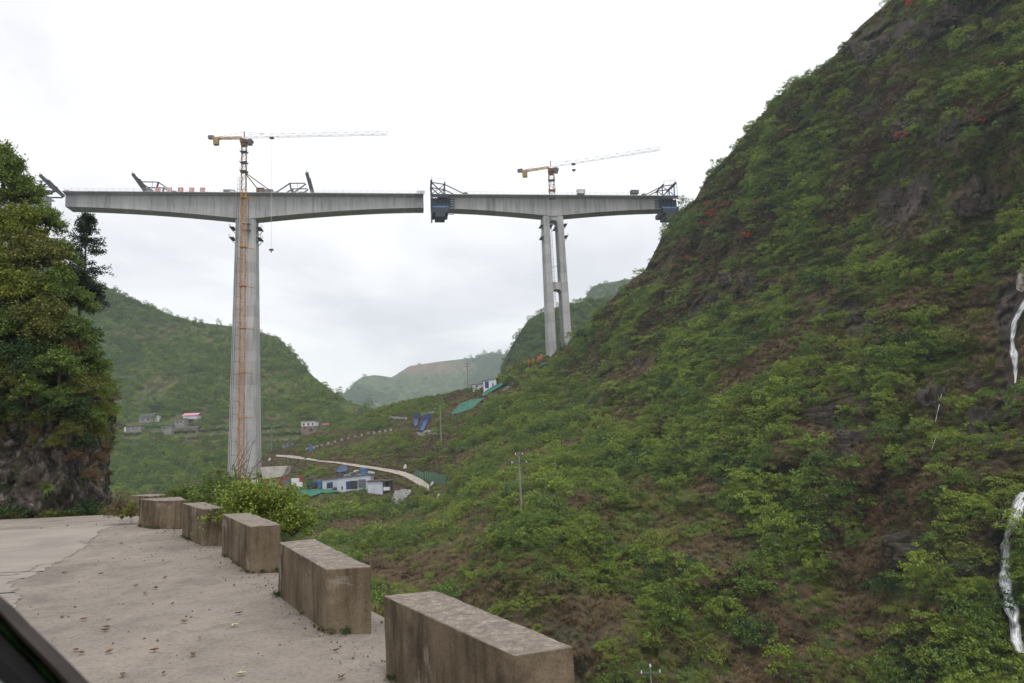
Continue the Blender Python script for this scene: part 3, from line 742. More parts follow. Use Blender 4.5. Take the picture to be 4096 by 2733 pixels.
# third cantilever, only its end shows beyond the left-hand trees
T0 = T1 - E_ * 75.2
B0 = thing('cantilever_bridge', T0 - E_ * 20 + [0, 0, ZD - 6], 'third concrete bridge cantilever mostly hidden behind the roadside trees', 'bridge', 'unfinished bridge cantilevers')
girder(B0, T0 - E_ * 24, -20, 24.0, 4.0, 5.4, 7, 40)

# form travellers --------------------------------------------------------
def traveller(c, s, d, label, formwork=True, style=0):
    """d = +1: cantilever end lies towards +s"""
    root = thing('form_traveller', bp(c, s, 0, ZD), label, 'form traveller', 'form travellers on the cantilevers')
    for t in (-3.0, 3.0):
        mb = MB()
        q = lambda a, z: bp(c, s + d * a, t, ZD + z)
        mb.bar(q(-9, .5), q(0, .5), .5); mb.bar(q(0, .4), q(0, 5.2), .45); mb.bar(q(-9, .6), q(0, 5.2), .35); mb.bar(q(0, 5.2), q(5.5, 6.0), .35)
        mb.bar(q(5.5, 6.0), q(0, .5), .4); mb.bar(q(5.5, 6), q(5.5, 1.0), .3); mb.bar(q(0, 5.2), q(5.5, 1.0), .25) if style == 0 else mb.bar(q(0, 3), q(5.0, 5.5), .25)
        mb.build('truss', STEELB if t < 0 else DARKM, root)
    for a_, z_, w_ in ((5.6, 6.0, .8), (0, 5.3, .5), (-9, .6, .8)):
        MB().bar(bp(c, s + d * a_, -5.2, ZD + z_), bp(c, s + d * a_, 5.2, ZD + z_), w_).build('cross_beam', STEELB, root)
    mb = MB()
    for t in (-5.6, -3, 0, 3, 5.6): mb.bar(bp(c, s + d * 5.8, t, ZD + 6), bp(c, s + d * 5.8, t, ZD - (9 if formwork else -1)), .14)
    for a in (0, 3, 5.6): mb.bar(bp(c, s + d * a, -5.6, ZD + (5.3 + .12 * a)), bp(c, s + d * a, -5.6, ZD + 6.9), .07)
    mb.bar(bp(c, s, -5.6, ZD + 6.5), bp(c, s + d * 5.8, -5.6, ZD + 7.2), .07); mb.bar(bp(c, s + d * 5.6, -4, ZD + 6), bp(c, s + d * 5.6, -4, ZD + 9.3), .09)
    mb.build('hanger_rods', DARKM, root)
    mb = MB(); mb.box(bp(c, s - d * 8.6, -2, ZD + 1.2), (1.4, 2, 1.2), rad(8.45)); mb.build('counterweight', RUST, root)
    if formwork:
        mb = MB(); ce = s + d * 2.4
        for t in (-6.1, 6.1): MB().box(bp(c, ce, t, ZD - .9), (6.8, .25, 1.4), rad(8.45)).build('edge_formwork', CONCD, root)
        for t in (-3.35, 3.35): MB().box(bp(c, ce - d * .5, t, ZD - 3.0), (8.2, .25, 3.9), rad(8.45)).build('side_formwork', CONCD, root)
        mb = MB()
        for z in (-1.6, -2.6, -3.6, -4.6): mb.bar(bp(c, ce - d * 6.5, -3.6, ZD + z), bp(c, ce + d * 3.5, -3.6, ZD + z), .28)
        for a in np.linspace(-3.2, 3.2, 5): mb.bar(bp(c, ce + a, -3.8, ZD - .9), bp(c, ce + a, -3.8, ZD - 5.4), .3)
        mb.build('formwork_rib', STEELB, root)
        mb = MB(); mb.box(bp(c, ce - d * .3, -4.2, ZD - 5.2), (6.6, 1.0, .8), rad(8.45)); mb.build('blue_walkway', BLUEP, root)
        mb = MB(); mb.box(bp(c, ce - d * .2, 0, ZD - 6.8), (6.6, 10, 1.8), rad(8.45)); mb.box(bp(c, ce - d * .1, -1, ZD - 8.6), (4.2, 8, 2.0), rad(8.45)); mb.box(bp(c, s + d * 5.6, 0, ZD - 7), (.5, 11, 4), rad(8.45))
        mb.build('bottom_platform', CONCD, root)
        mb = MB()
        for z in (-7.6, -8.4): mb.bar(bp(c, ce - d * 5.8, -4, ZD + z), bp(c, ce, -4, ZD + z), .2)
        for a in (-5.6, -4.6, -3.8): mb.bar(bp(c, ce + d * a, -4, ZD - 5.2), bp(c, ce + d * a, -4, ZD - 8.4), .16)
        mb.build('hanging_scaffold', DARKM, root)
    return root
traveller(T2, -46.2, -1, 'dark blue form traveller with hanging formwork on the tip beside the gap')
traveller(T2, 50.0, 1, 'dark blue form traveller with hanging formwork beside the rocky slope')
def folded_traveller(c, s, d, label, ang=62, pb=4.6):
    root = thing('form_traveller', bp(c, s, 0, ZD), label, 'form traveller', 'form travellers on the cantilevers')
    for t in (-3.2, 3.0):
        q = lambda a, z: bp(c, s + d * a, t, ZD + z)
        mb = MB(); mb.bar(q(-10, .5), q(4, .4), .45); mb.bar(q(-10, .6), q(-4.2, 4.8), .4); mb.bar(q(-4.2, 4.8), q(1.8, 4.9), .32); mb.bar(q(-4.2, 4.8), q(-3.4, .5), .5); mb.bar(q(-3, .6), q(2.2, 4.6), .4)
        mb.build('truss', DARKM, root)
    a = rad(ang); mb = MB(); q0 = bp(c, s + d * pb, -3, ZD + .8); q1 = q0 + E_ * (-d * math.cos(a) * 9) + np.array([0, 0, math.sin(a) * 9])
    for o in (0, 6): mb.bar(q0 + NB * o, q1 + NB * o, 1.3, .35, up=tuple(NB))
    mb.bar(q1, q1 + NB * 6, .5); mb.bar(q0, q0 + NB * 6, .5); mb.build('folded_platform', DARKM, root)
    mb = MB()
    for k in range(7): r = q0 + (q1 - q0) * k / 6; mb.bar(r, r + E_ * d * .9 + np.array([0, 0, .4]), .12)
    mb.bar(bp(c, s - d * 1.5, -2, ZD), bp(c, s - d * 1.5, -2, ZD + 5.6), .14); mb.bar(q1, q1 + np.array([0, 0, 1.2]), .1)
    mb.build('scaffold_rods', DARKM, root)
    mb = MB(); mb.box(bp(c, s - d * 9.8, -1, ZD + 1), (1.6, 2.2, 1.4), rad(8.45)); mb.box(bp(c, s + d * .5, -1, ZD + 1.1), (3, 2, 1.2), rad(8.45)); mb.build('winch', STEELG, root)
    return root
folded_traveller(T1, -37.5, -1, 'grey form traveller with raised platform beside the red signboards', 124, .5)
folded_traveller(T1, 21.5, 1, 'dark form traveller with steep raised platform on the long deck right of the crane', 76)
r0 = folded_traveller(T0, -.1, 1, 'form traveller with tilted platform showing above the roadside trees', 47)

# signboards spelling the builder's name, one character each
BOARDM = REDP; WHITET = simple('white_lettering', (.85, .85, .85), .6, .3, .03, .5)
SBL = ['red deck signboard with one white character, nearest the grey form traveller', 'second red deck signboard from the grey form traveller',
       'middle one of the five red deck signboards', 'fourth red deck signboard, second from the crane end', 'last red deck signboard, nearest the crane mast']
for k, ch in enumerate('中铁大桥局'):
    u = [157.3, 169.0, 180.4, 191.4, 202.3][k]
    p = PZ(np.array([u]), np.array([190.6]), ZD + 1.0)[0] + NB * .3; p[2] = ZD
    sb = thing('signboard', p, SBL[k], 'signboard', 'red character boards along the deck edge')
    mb = MB(); mb.box(p + [0, 0, 1.35], (2.0, .12, 2.1), rad(8.45)); mb.build('board', REDP, sb)
    mb = MB(); mb.bar(p + E_ * .8 + NB * .2, p + E_ * .8 + NB * .2 + [0, 0, 2.2], .1); mb.bar(p - E_ * .8 + NB * .2, p - E_ * .8 + NB * .2 + [0, 0, 2.2], .1); mb.build('support_frame', DARKM, sb)
    fc = bpy.data.curves.new('character', 'FONT'); fc.body = ch; fc.size = 2.0; fc.align_x = 'CENTER'; fc.extrude = .02; fc.materials.append(WHITET)
    fo = bpy.data.objects.new('character', fc); COL.objects.link(fo)
    dg = bpy.context.evaluated_depsgraph_get(); cme = bpy.data.meshes.new_from_object(fo.evaluated_get(dg)); bpy.data.objects.remove(fo)
    fo = link('character', cme, WHITET, sb)
    fo.location = Vector(-NB * .12) + Vector((0, 0, .62)); fo.rotation_euler = (rad(90), 0, rad(8.45))

# site clutter on the decks
def deck_item(name, u, c, size, z, m, label, cat, group=None, extra=None):
    p = PZ(np.array([float(u)]), np.array([191.0]), ZD + 1.0)[0] + NB * 1.2; p[2] = ZD
    t = thing(name, p, label, cat, group)
    mb = MB(); mb.box(p + [0, 0, size[2] / 2 + .1], size, rad(8.45)); mb.build('body', m, t)
    mb = MB(); mb.box(p + [0, 0, size[2] + .2], (size[0] * 1.04, size[1] * 1.06, .16), rad(8.45))
    for e_ in (-.4, .4): mb.box(p + E_ * (size[0] * e_) - NB * (size[1] / 2 + .03) + [0, 0, size[2] / 2], (.12, .08, size[2]), rad(8.45))
    mb.build('frame', extra or STEELG, t)
    return t
deck_item('hoarding_panel', 65.0, T1, (1.6, .3, 1.5), 0, WHITEP, 'red and white hoarding panel at the far left deck end', 'hoarding', None, REDP)
deck_item('hoarding_panel', 69.4, T1, (1.9, .3, 1.2), 0, WHITEP, 'white hoarding panel near the far left deck end', 'hoarding', None, STEELG)
deck_item('site_container', 227.3, T1, (3.2, 2, 1.4), 0, STEELG, 'low blue grey site container left of the crane mast', 'container')
deck_item('site_container', 231.7, T1, (2.2, 2, 1.3), 0, WHITEP, 'white banded container left of the crane mast', 'container', None, STEELB)
deck_item('winch_box', 260.0, T1, (3.0, 2.2, 2.2), 0, RUST, 'rusty winch box on the deck right of the crane', 'winch box', None, STEELB)
deck_item('generator', 267.8, T1, (3.6, 2, 1.6), 0, STEELG, 'grey green generator on the deck right of the rusty winch box', 'generator')
deck_item('hoarding_panel', 419.5, T1, (1.9, .3, 1.3), 0, WHITEP, 'white hoarding panel at the deck end by the gap, left one', 'hoarding', None, STEELG)
deck_item('hoarding_panel', 422.6, T1, (1.7, .3, 1.3), 0, WHITEP, 'white hoarding panel at the deck end by the gap, right one', 'hoarding', None, STEELG)
deck_item('site_container', 581.5, T2, (3.4, 2, 1.5), 0, WHITEP, 'white container on the twin-legged deck right of its crane', 'container')
deck_item('site_container', 635.2, T2, (3.4, 2, 1.3), 0, STEELG, 'grey container on the twin-legged deck near the rocky slope', 'container')

# tower cranes -----------------------------------------------------------
def lattice(mb, a, b, w, n, r, right, up, tri=False, h=None):
    a = np.asarray(a, float); b = np.asarray(b, float); h = h or w
    cs = [right * -w / 2 + up * 0, right * w / 2 + up * 0, up * h] if tri else [right * i * w / 2 + up * j * h / 2 for i, j in ((-1, -1), (1, -1), (1, 1), (-1, 1))]
    for c_ in cs: mb.bar(a + c_, b + c_, r * 1.5)
    m_ = len(cs)
    for k in range(n):
        q0 = a + (b - a) * k / n; q1 = a + (b - a) * (k + 1) / n
        for j in range(m_):
            c0, c1 = cs[j], cs[(j + 1) % m_]
            mb.bar(q0 + c0, q1 + c1, r) if (k + j) % 2 else mb.bar(q0 + c1, q1 + c0, r)
            mb.bar(q1 + c0, q1 + c1, r)
def crane(base, ztop, jibdir, jl, cl, label, mw=1.9, orange_to=None, ties=(), trolley=.4, rope=60, jibmat=None, dirt=1.0):
    base = np.asarray(base, float); up = np.array([0, 0, 1.]); x = E_; y = NB
    root = thing('tower_crane', base, label, 'crane', 'tower cranes')
    zo = orange_to if orange_to is not None else ztop - 2
    mb = MB(); n = max(1, int((zo - base[2]) / 2.6)); lattice(mb, base, [base[0], base[1], zo], mw, n, .12, x, y); mb.build('mast', ORANGE, root)
    if orange_to is not None:
        mb = MB(); n = int((ztop - 2 - zo) / 2.4); lattice(mb, [base[0], base[1], zo], [base[0], base[1], ztop - 2], mw, n, .115, x, y); mb.build('mast_top', RUST, root)
    t = np.array([base[0], base[1], ztop]); j = np.asarray(jibdir, float); s_ = np.cross(j, up)
    mb = MB(); mb.box(t - up * 1.6, (2.6, 2.6, 1.4)); mb.box(t - up * 3.0, (2.1, 2.1, .8)); mb.build('slewing_unit', RUST, root)
    mb = MB(); mb.box(t + j * 1.9 - s_ * 1.2 - up * 1.4, (1.6, 1.5, 2.3)); cab = mb.build('cab', STEELG, root)
    MB().box(t + j * 2.2 - s_ * 1.4 - up * 1.1, (1.65, 1.55, .9)).build('cab_window', DARKM, cab)
    for dz in (6.0, 10.5, 14.0):
        mb = MB(); mb.box(t - up * dz, (2.7, 2.7, .1)); 
        for i, k in ((-1, -1), (1, -1), (1, 1), (-1, 1)): mb.bar(t - up * dz + x * i * 1.3 + y * k * 1.3, t - up * (dz - 1.2) + x * i * 1.3 + y * k * 1.3, .09)
        mb.build('climbing_platform', STEELG, root)
    mb = MB(); lattice(mb, t + j * .5, t + j * jl, 1.3, int(jl / 2.1), .06, s_, up, True, 1.45); mb.build('jib', jibmat or RAILM, root)
    mb = MB(); lattice(mb, t - j * .5, t - j * cl, 1.4, 6, .12, s_, up * .5, False, 1.0); mb.box(t - j * cl * .5 + up * .1, (0.4, .4, .3)); mb.build('counter_jib', ORANGE, root)
    mb = MB(); mb.box(t - j * (cl - 1.6) - up * 1.3, (1.9, 1.6, 2.9), math.atan2(j[1], j[0])); mb.build('counterweight', simple('counterweight_ochre', (.36, .27, .12), .8, .2, .2, .5), root)
    mb = MB(); mb.box(t - j * (cl + .4) + up * .5, (2.2, 1.4, 1.3), math.atan2(j[1], j[0])); mb.build('winch_housing', STEELG, root)
    mb = MB(); mb.bar(t, t + up * 2.6, .35); mb.bar(t + up * 2.5, t - j * (cl - 2) + up * .6, .09); mb.bar(t + up * 2.5, t + j * 9 + up * 1.4, .09); mb.build('tie_bar', RUST, root)
    tr = t + j * trolley * jl
    mb = MB(); mb.box(tr - up * .35, (1.6, 1.2, .5), math.atan2(j[1], j[0])); mb.build('trolley', DARKM, root)
    mb = MB(); mb.bar(tr + s_ * .3, tr + s_ * .3 - up * rope, .05); mb.bar(tr - s_ * .3, tr - s_ * .3 - up * rope, .05); mb.build('hoist_rope', RAILM, root)
    mb = MB(); mb.box(tr - up * (rope + .3), (1.5, .6, .7)); mb.tube(tr - up * (rope + .6), tr - up * (rope + 1.6), .22, .1, 6); mb.build('hook_block', DARKM, root)
    for z in ties:
        mb = MB(); q = np.array([base[0], base[1], z]); mb.box(q, (mw + .7, mw + .7, .3), rad(8.45)); mb.bar(q + x * .9, q + x * 3.6 + y * 2.6 - up * .2, .26); mb.bar(q - x * .9, q - x * .8 + y * 2.6, .26); mb.build('wall_tie', ORANGE, root)
    return root
c1 = P(np.array([244.0]), np.array([160.0]), np.array([257.2]))[0]; z1 = P(244., 137.8, 257.2)[2]
tip = PZ(np.array([388.]), np.array([134.5]), z1)[0]; j1 = np.array([tip[0] - c1[0], tip[1] - c1[1], 0]); jl1 = np.linalg.norm(j1); j1 /= jl1
crane([c1[0], c1[1], -8], z1, j1, jl1, 12.5, 'tall orange tower crane standing against the single pier', 1.75, ZD - 1, (14, 31, 48, 64.5, 80, 100), .19, 46)
cr1 = [o for o in COL.objects if o.name.startswith('tower_crane')][0]
mb = MB(); q = np.array([c1[0], c1[1], ZD + 6.5])
for dx, dz in ((9.5, 0), (5.0, 0)): mb.bar(q, q + E_ * dx + NB * 4.5 + np.array([0, 0, -6.3]), .3)
mb.box(q, (2.6, 2.6, .5), rad(8.45)); mb.build('deck_brace', RUST, cr1)
c2 = P(np.array([551.5]), np.array([180.0]), np.array([279.2]))[0]; z2 = P(551.5, 167.0, 279.2)[2]
tip = PZ(np.array([660.]), np.array([150.0]), z2)[0]; j2 = np.array([tip[0] - c2[0], tip[1] - c2[1], 0]); jl2 = np.linalg.norm(j2); j2 /= jl2
crane([c2[0], c2[1], ZD], z2, j2, jl2, 13.2, 'shorter tower crane with rising pale jib on the twin-legged deck', 2.2, ZD + .5, (), .215, 2.6)
# ==================================================================== CONCRETE BLOCKS ALONG THE ROAD EDGE
m, nt, b = mat('stained_block_concrete', .9, .15)
v = coords(nt, kind='World'); vs_ = coords(nt, (1, 1, .12), 'World')
base = ramp(nt, noise(nt, v, 1.5, 7, .65, .3), [(.3, (.105, .079, .051)), (.5, (.168, .128, .085)), (.72, (.235, .187, .132))])
stk = ramp(nt, noise(nt, vs_, 3.5, 6, .65), [(.36, G3(.25)), (.50, G3(.88)), (.68, G3(1.2))])
c = mixc(nt, .85, base, stk, 'MULTIPLY')
big = ramp(nt, noise(nt, v, 1.1, 4, .6), [(.55, G3(0)), (.68, G3(.75))])
c = mixc(nt, big, c, (.05, .038, .028))
pale = ramp(nt, noise(nt, v, 2.2, 5, .6, .5), [(.58, G3(0)), (.66, G3(.6))])
c = mixc(nt, pale, c, (.31, .27, .225))
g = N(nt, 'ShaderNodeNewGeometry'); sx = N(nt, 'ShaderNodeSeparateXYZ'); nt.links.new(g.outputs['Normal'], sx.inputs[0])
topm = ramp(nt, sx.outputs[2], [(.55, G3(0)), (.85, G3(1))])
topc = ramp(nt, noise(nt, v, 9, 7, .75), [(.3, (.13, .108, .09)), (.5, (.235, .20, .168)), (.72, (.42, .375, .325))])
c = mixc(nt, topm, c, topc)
sp_ = ramp(nt, noise(nt, v, 60, 3, .7), [(.3, G3(.72)), (.6, G3(1.06))])
c = mixc(nt, 1.0, c, sp_, 'MULTIPLY')
nt.links.new(c, b.inputs['Base Color']); bump(nt, b, noise(nt, v, 22, 7, .75), .55, .025)
BLOCKM = m
import bmesh
def block(corners, h, label, seed, sag=.0, zb=0.0):
    """corners: far-left, near-left, near-right, far-right on the ground"""
    c = [Vector((q[0], q[1], zb - .06)) for q in corners]
    rng = random.Random(seed)
    me = bpy.data.meshes.new('concrete_block'); bm = bmesh.new()
    vb = [bm.verts.new(q) for q in c]
    vt = [bm.verts.new(q + Vector((rng.uniform(-.012, .012), rng.uniform(-.012, .012), hh + .06))) for q, hh in zip(c, h)]
    bm.faces.new(vb[::-1]); bm.faces.new(vt)
    for i in range(4): bm.faces.new((vb[i], vb[(i + 1) % 4], vt[(i + 1) % 4], vt[i]))
    bmesh.ops.recalc_face_normals(bm, faces=bm.faces)
    bmesh.ops.bevel(bm, geom=[e for e in bm.edges], offset=.006, segments=1, affect='EDGES')
    bmesh.ops.subdivide_edges(bm, edges=[e for e in bm.edges if e.calc_length() > .1], cuts=14, use_grid_fill=True)
    bmesh.ops.recalc_face_normals(bm, faces=bm.faces)
    bm.normal_update()
    co = np.array([v_.co for v_ in bm.verts]); nn = np.array([v_.normal for v_ in bm.verts])
    d = (fbm(co * 1.6 + seed, 3, 3) - .5) * .025 + (fbm(co * 9 + seed, 7, 3) - .5) * .006
    hmax = max(h)
    ed = np.clip((co[:, 2] - (hmax * .8)) / .15, 0, 1) * np.maximum(fbm(co * 9 + seed * 3, 11, 3) - .62, 0) * .06
    for v_, dd, n_, e_ in zip(bm.verts, d, nn, ed):
        v_.co += Vector(n_) * float(dd - e_)
        if sag and v_.co.z > .3: pass
    bm.to_mesh(me); bm.free()
    for p in me.polygons: p.use_smooth = True
    me.set_sharp_from_angle(angle=rad(32))
    o = link('concrete_block', me, BLOCKM)
    return tag(o, label, 'block', 'concrete blocks along the road edge')
def offs(a, b_, w):
    a = np.array(a); b_ = np.array(b_); d = b_ - a; d /= np.linalg.norm(d); n = np.array([-d[1], d[0]]); n = n if n[0] > 0 else -n
    return [a, b_, b_ + n * w, a + n * w]
block([(-1.23, 6.27), (-.085, 4.45), (.30, 4.53), (-.79, 6.38)], (.67, .67, .68, .67), 'nearest long concrete block at the bottom edge of the picture', 1)
block([(-3.37, 9.76), (-2.11, 7.67), (-1.64, 7.62), (-2.93, 10.0)], (.70, .675, .69, .70), 'second nearest concrete block, with a flat speckled top', 2)
block([(-5.87, 13.8), (-4.43, 11.5), (-3.93, 11.5), (-5.33, 13.85)], (.76, .74, .76, .75), 'third concrete block from the camera, end face streaked black and white', 3)
block([(-8.14, 16.85), (-6.82, 15.05), (-6.33, 15.0), (-7.68, 16.95)], (.79, .77, .78, .78), 'fourth concrete block from the camera, against the leafy shrub', 4)
block([(-10.71, 19.64), (-9.87, 18.86), (-8.85, 18.5), (-9.75, 20.1)], (.75, .74, .74, .74), 'fifth concrete block, low and plain, beside the dry roadside bush', 5)
q = P(131., 508, 25.5); q2 = P(150., 508, 24.6)
block([(q[0], q[1]), (q2[0], q2[1]), (q2[0] + .4, q2[1] + .6), (q[0] + .4, q[1] + .6)], (.85, .85, .85, .85), 'farthest concrete block, sunk lower where the road drops away', 6, zb=float(zr(25)) - .15)

# fallen leaves and clods
LEAFB = simple('dry_leaf', (.17, .095, .05), .8, .2, .35, 6); LEAFY = simple('pale_leaf', (.45, .47, .26), .7, .3, .15, 6)
LF = [(121, 544.5), (101, 575), (165, 579), (136, 587), (145, 595), (108, 622), (106, 629), (105.5, 632), (200, 640), (109, 654), (154, 652.5), (193, 657), (122.5, 677.5), (163.5, 675.5), (241.5, 676.5), (234, 627.5), (239, 615), (244, 571), (259.5, 575.5), (342, 679.5), (336, 653),
      (184, 623.5), (172.5, 605.5), (83.5, 621), (155.5, 589.6), (64, 574), (75.5, 652), (81, 655)]
rng = random.Random(8)
for k, (u, v_) in enumerate(LF):
    p = GZ(u, v_); sz = rng.uniform(.022, .045) * (1 + p[1] / 16) * (1.3 if k == 0 else 1); a = rng.uniform(0, 6.28)
    n = 9; vs = []; fs = []
    for i in range(n):
        t = i / (n - 1); w_ = sz * .42 * math.sin(math.pi * min(.98, t + .03)) ** .8
        cz = sz * .35 * abs(t - .5) * rng.uniform(.6, 1.4) + .02
        x = (t - .5) * 1.7 * sz
        vs += [(x, -w_, cz + w_ * .7), (x, 0, cz), (x, w_, cz + w_ * rng.uniform(.3, 1.0))]
    for i in range(n - 1):
        j = 3 * i; fs += [(j, j + 1, j + 4, j + 3), (j + 1, j + 2, j + 5, j + 4)]
    me = bpy.data.meshes.new('dry_leaf'); me.from_pydata(vs, [], fs); me.update()
    pale_ = k in (14, 15)
    o = link('dry_leaf', me, LEAFY if pale_ else LEAFB, loc=p); o.rotation_euler = (0, 0, a)
    tag(o, 'pale yellow leaf lying near the road shoulder by the near blocks' if pale_ else 'curled brown leaf lying on the dusty road', 'leaf', 'fallen leaves on the road')
rng = np.random.default_rng(44); mp_ = []
for a_, b_ in (((-1.23, 6.27), (-.085, 4.45)), ((-3.37, 9.76), (-2.11, 7.67)), ((-2.11, 7.67), (-1.64, 7.62)), ((-5.87, 13.8), (-4.43, 11.5)), ((-4.43, 11.5), (-3.93, 11.5)), ((-8.14, 16.85), (-6.82, 15.05)), ((-10.7, 19.6), (-9.87, 18.8)), ((-9.87, 18.8), (-8.85, 18.45))):
    L_ = math.hypot(b_[0] - a_[0], b_[1] - a_[1])
    for k in range(int(L_ * 26)):
        f = rng.uniform(0, 1)
        if fbm(np.array([[a_[0] + f * 3.1, a_[1] + f * 2.7, 0]]) * 1.7, 12, 2)[0] < .47: continue
        mp_.append((a_[0] + (b_[0] - a_[0]) * f - rng.uniform(0, .05), a_[1] + (b_[1] - a_[1]) * f - rng.uniform(0, .04), .02))
mp_ = np.array(mp_); n = len(mp_)
scatter('moss_tufts', mp_, np.c_[np.zeros((n, 2)), rng.uniform(0, 6.28, n)], np.repeat(rng.uniform(.025, .065, n)[:, None], 3, 1), pick0(rng.choice(['tuft_olive', 'tuft_dry', 'tuft_drygrass', 'dark'], n), rng), 'small moss and weed tufts at the feet of the concrete blocks', 'moss')
# loose grit on the shoulder
rng = np.random.default_rng(21); n = 3600
yy = 3.5 + 19 * rng.uniform(0, 1, n) ** 1.3; ww = np.abs(rng.normal(0, 1, n)) * 2.6 + .02
cl_ = rng.uniform(0, 1, n) < .45; ww = np.where(cl_, rng.uniform(.55, .95, n) + np.abs(rng.normal(0, .15, n)), ww)
pp = np.c_[xe(yy) - ww, yy, zr(yy) + .008]; sz = rng.gamma(1.6, .0026, n) * (1 + yy / 25)
oc = np.array([(1, 0, 0), (0, 1, 0), (-1, 0, 0), (0, -1, 0), (0, 0, .8), (0, 0, -.5)]); fc = np.array([(0, 1, 4), (1, 2, 4), (2, 3, 4), (3, 0, 4), (1, 0, 5), (2, 1, 5), (3, 2, 5), (0, 3, 5)])
vv = pp[:, None] + oc[None] * sz[:, None, None] * rng.uniform(.5, 1.3, (n, 6, 1)); ff = fc[None] + 6 * np.arange(n)[:, None, None]
tag(link('gravel', np_mesh('gravel', vv.reshape(-1, 3), ff.reshape(-1, 3)), simple('grit', (.17, .15, .135), .9, .2, .35, 7)), 'loose grit scattered over the road shoulder', 'gravel', kind='stuff')

# ==================================================================== SITE AND VILLAGE
EARTHM = simple('pale_track', (.40, .36, .31), .95, .1, .15, .6)
def drape(name, tops, bots, m, off, nr=6, seg=8, wav=.25, label=None, cat=None, kind=None, Df=None, seed=0, group=None, thick=.06):
    """sheet laid on the hillside between two lines"""
    Df = Df or DH; tops = np.array(tops, float); bots = np.array(bots, float)
    t = np.linspace(0, len(tops) - 1, (len(tops) - 1) * seg + 1); i = np.arange(len(tops))
    a = np.c_[np.interp(t, i, tops[:, 0]), np.interp(t, i, tops[:, 1])]; b_ = np.c_[np.interp(t, i, bots[:, 0]), np.interp(t, i, bots[:, 1])]
    f = np.linspace(0, 1, nr)[:, None, None]; q = a[None] * (1 - f) + b_[None] * f
    X = P(q[..., 0], q[..., 1], Df(q[..., 0], q[..., 1]) - off)
    X[..., 2] += (fbm(X / 1.5 + seed, 5, 3) - .5) * wav * 2
    n, k = X.shape[:2]; X2 = X.copy(); X2[..., 1] += thick; X2[..., 2] -= thick
    A = np.concatenate([X.reshape(-1, 3), X2.reshape(-1, 3)]); ii = np.arange(n * k).reshape(n, k)
    F = np.stack([ii[:-1, :-1], ii[1:, :-1], ii[1:, 1:], ii[:-1, 1:]], -1).reshape(-1, 4)
    F = np.concatenate([F, F[:, ::-1] + n * k])
    o = link(name, np_mesh(name, A, F, True), m); return tag(o, label, cat, group, kind)
def band(pts): return [(u, v - w) for u, v, w in pts], [(u, v + w) for u, v, w in pts]
z4 = lambda x, y: ((900 + x * .4255) / 4, (1550 + y * .4255) / 4)
tr = [(480, 640, 6), (560, 645, 8), (640, 652, 12), (770, 670, 8), (900, 692, 5), (1040, 703, 6), (1200, 727, 9), (1400, 757, 10), (1560, 784, 14), (1680, 812, 20), (1780, 858, 30), (1860, 905, 36), (1920, 945, 30)]
tp, bt = band([(*z4(x, y), w * .4255 / 4 + .15) for x, y, w in tr])
drape('site_track', tp, bt, EARTHM, 1.2, 4, 8, .08, 'pale dirt track winding past the sheds', kind='structure')
tr2 = [(760, 1195, 5), (830, 1180, 7), (950, 1150, 5), (1080, 1105, 4), (1200, 1065, 3)]
tp, bt = band([(*z4(x, y), w * .4255 / 4 + .1) for x, y, w in tr2])
drape('footpath', tp, bt, EARTHM, 1.0, 3, 8, .08, 'faint path across the lower slope', kind='structure')
GREENN, nt, b = mat('green_netting', .85, .15)
v = coords(nt, kind='World')
nt.links.new(ramp(nt, noise(nt, v, .9, 5, .6), [(.3, (.03, .11, .08)), (.7, (.07, .22, .165))]), b.inputs['Base Color'])
z8 = lambda x, y: ((1600 + x * .5102) / 4, (1200 + y * .5102) / 4)
drape('debris_net', [z8(*q) for q in ((405, 885), (470, 815), (540, 785), (655, 765))], [z8(*q) for q in ((410, 900), (480, 880), (560, 850), (660, 772))], GREENN, 3.0, 6, 8, .3, 'green debris net lying on the slope below the ridge hut', 'net')
drape('debris_net', [z8(*q) for q in ((640, 735), (700, 690), (800, 640), (955, 555))], [z8(*q) for q in ((650, 755), (730, 710), (830, 652), (962, 566))], GREENN, 3.0, 5, 8, .3, 'narrow green net strip running up to the twin legs', 'net')
drape('debris_net', [z8(*q) for q in ((1085, 510), (1150, 480))], [z8(*q) for q in ((1090, 522), (1155, 490))], GREENN, 1.0, 4, 8, .3, 'small green net patch beside the twin legs', 'net')
drape('debris_net', [z4(*q) for q in ((555, 945), (640, 955), (700, 965), (820, 955), (940, 958), (1075, 965))], [z4(*q) for q in ((590, 1010), (640, 1000), (700, 985), (810, 1025), (900, 990), (1070, 985))], GREENN, 3.0, 6, 8, .3, 'dark green net hanging below the white sheds', 'net')
drape('debris_net', [z4(*q) for q in ((480, 930), (530, 932), (590, 940))], [z4(*q) for q in ((485, 945), (530, 950), (590, 955))], GREENN, 1.5, 4, 8, .3, 'small green net by the red barrels', 'net')
GRAVM = simple('spoil_gravel', (.27, .265, .26), .95, .1, .3, 1.5)
drape('spoil_heap', [z4(*q) for q in ((1600, 965), (1690, 955), (1760, 965))], [z4(*q) for q in ((1545, 1110), (1610, 1100), (1670, 1085))], GRAVM, 1.6, 12, 10, .5, 'grey gravel spoil spilling down the slope beside the sheds', 'spoil heap')
drape('spoil_heap', [z4(*q) for q in ((1800, 420), (1900, 400), (2010, 400))], [z4(*q) for q in ((1810, 450), (1900, 460), (2000, 440))], GRAVM, .8, 6, 8, .3, 'grey rubble below the blue chutes', 'spoil heap')
drape('spoil_heap', [z8(*q) for q in ((780, 720), (860, 650), (940, 600))], [z8(*q) for q in ((800, 735), (880, 670), (950, 610))], GRAVM, .8, 5, 8, .3, 'grey scree strip beside the narrow green net', 'spoil heap')

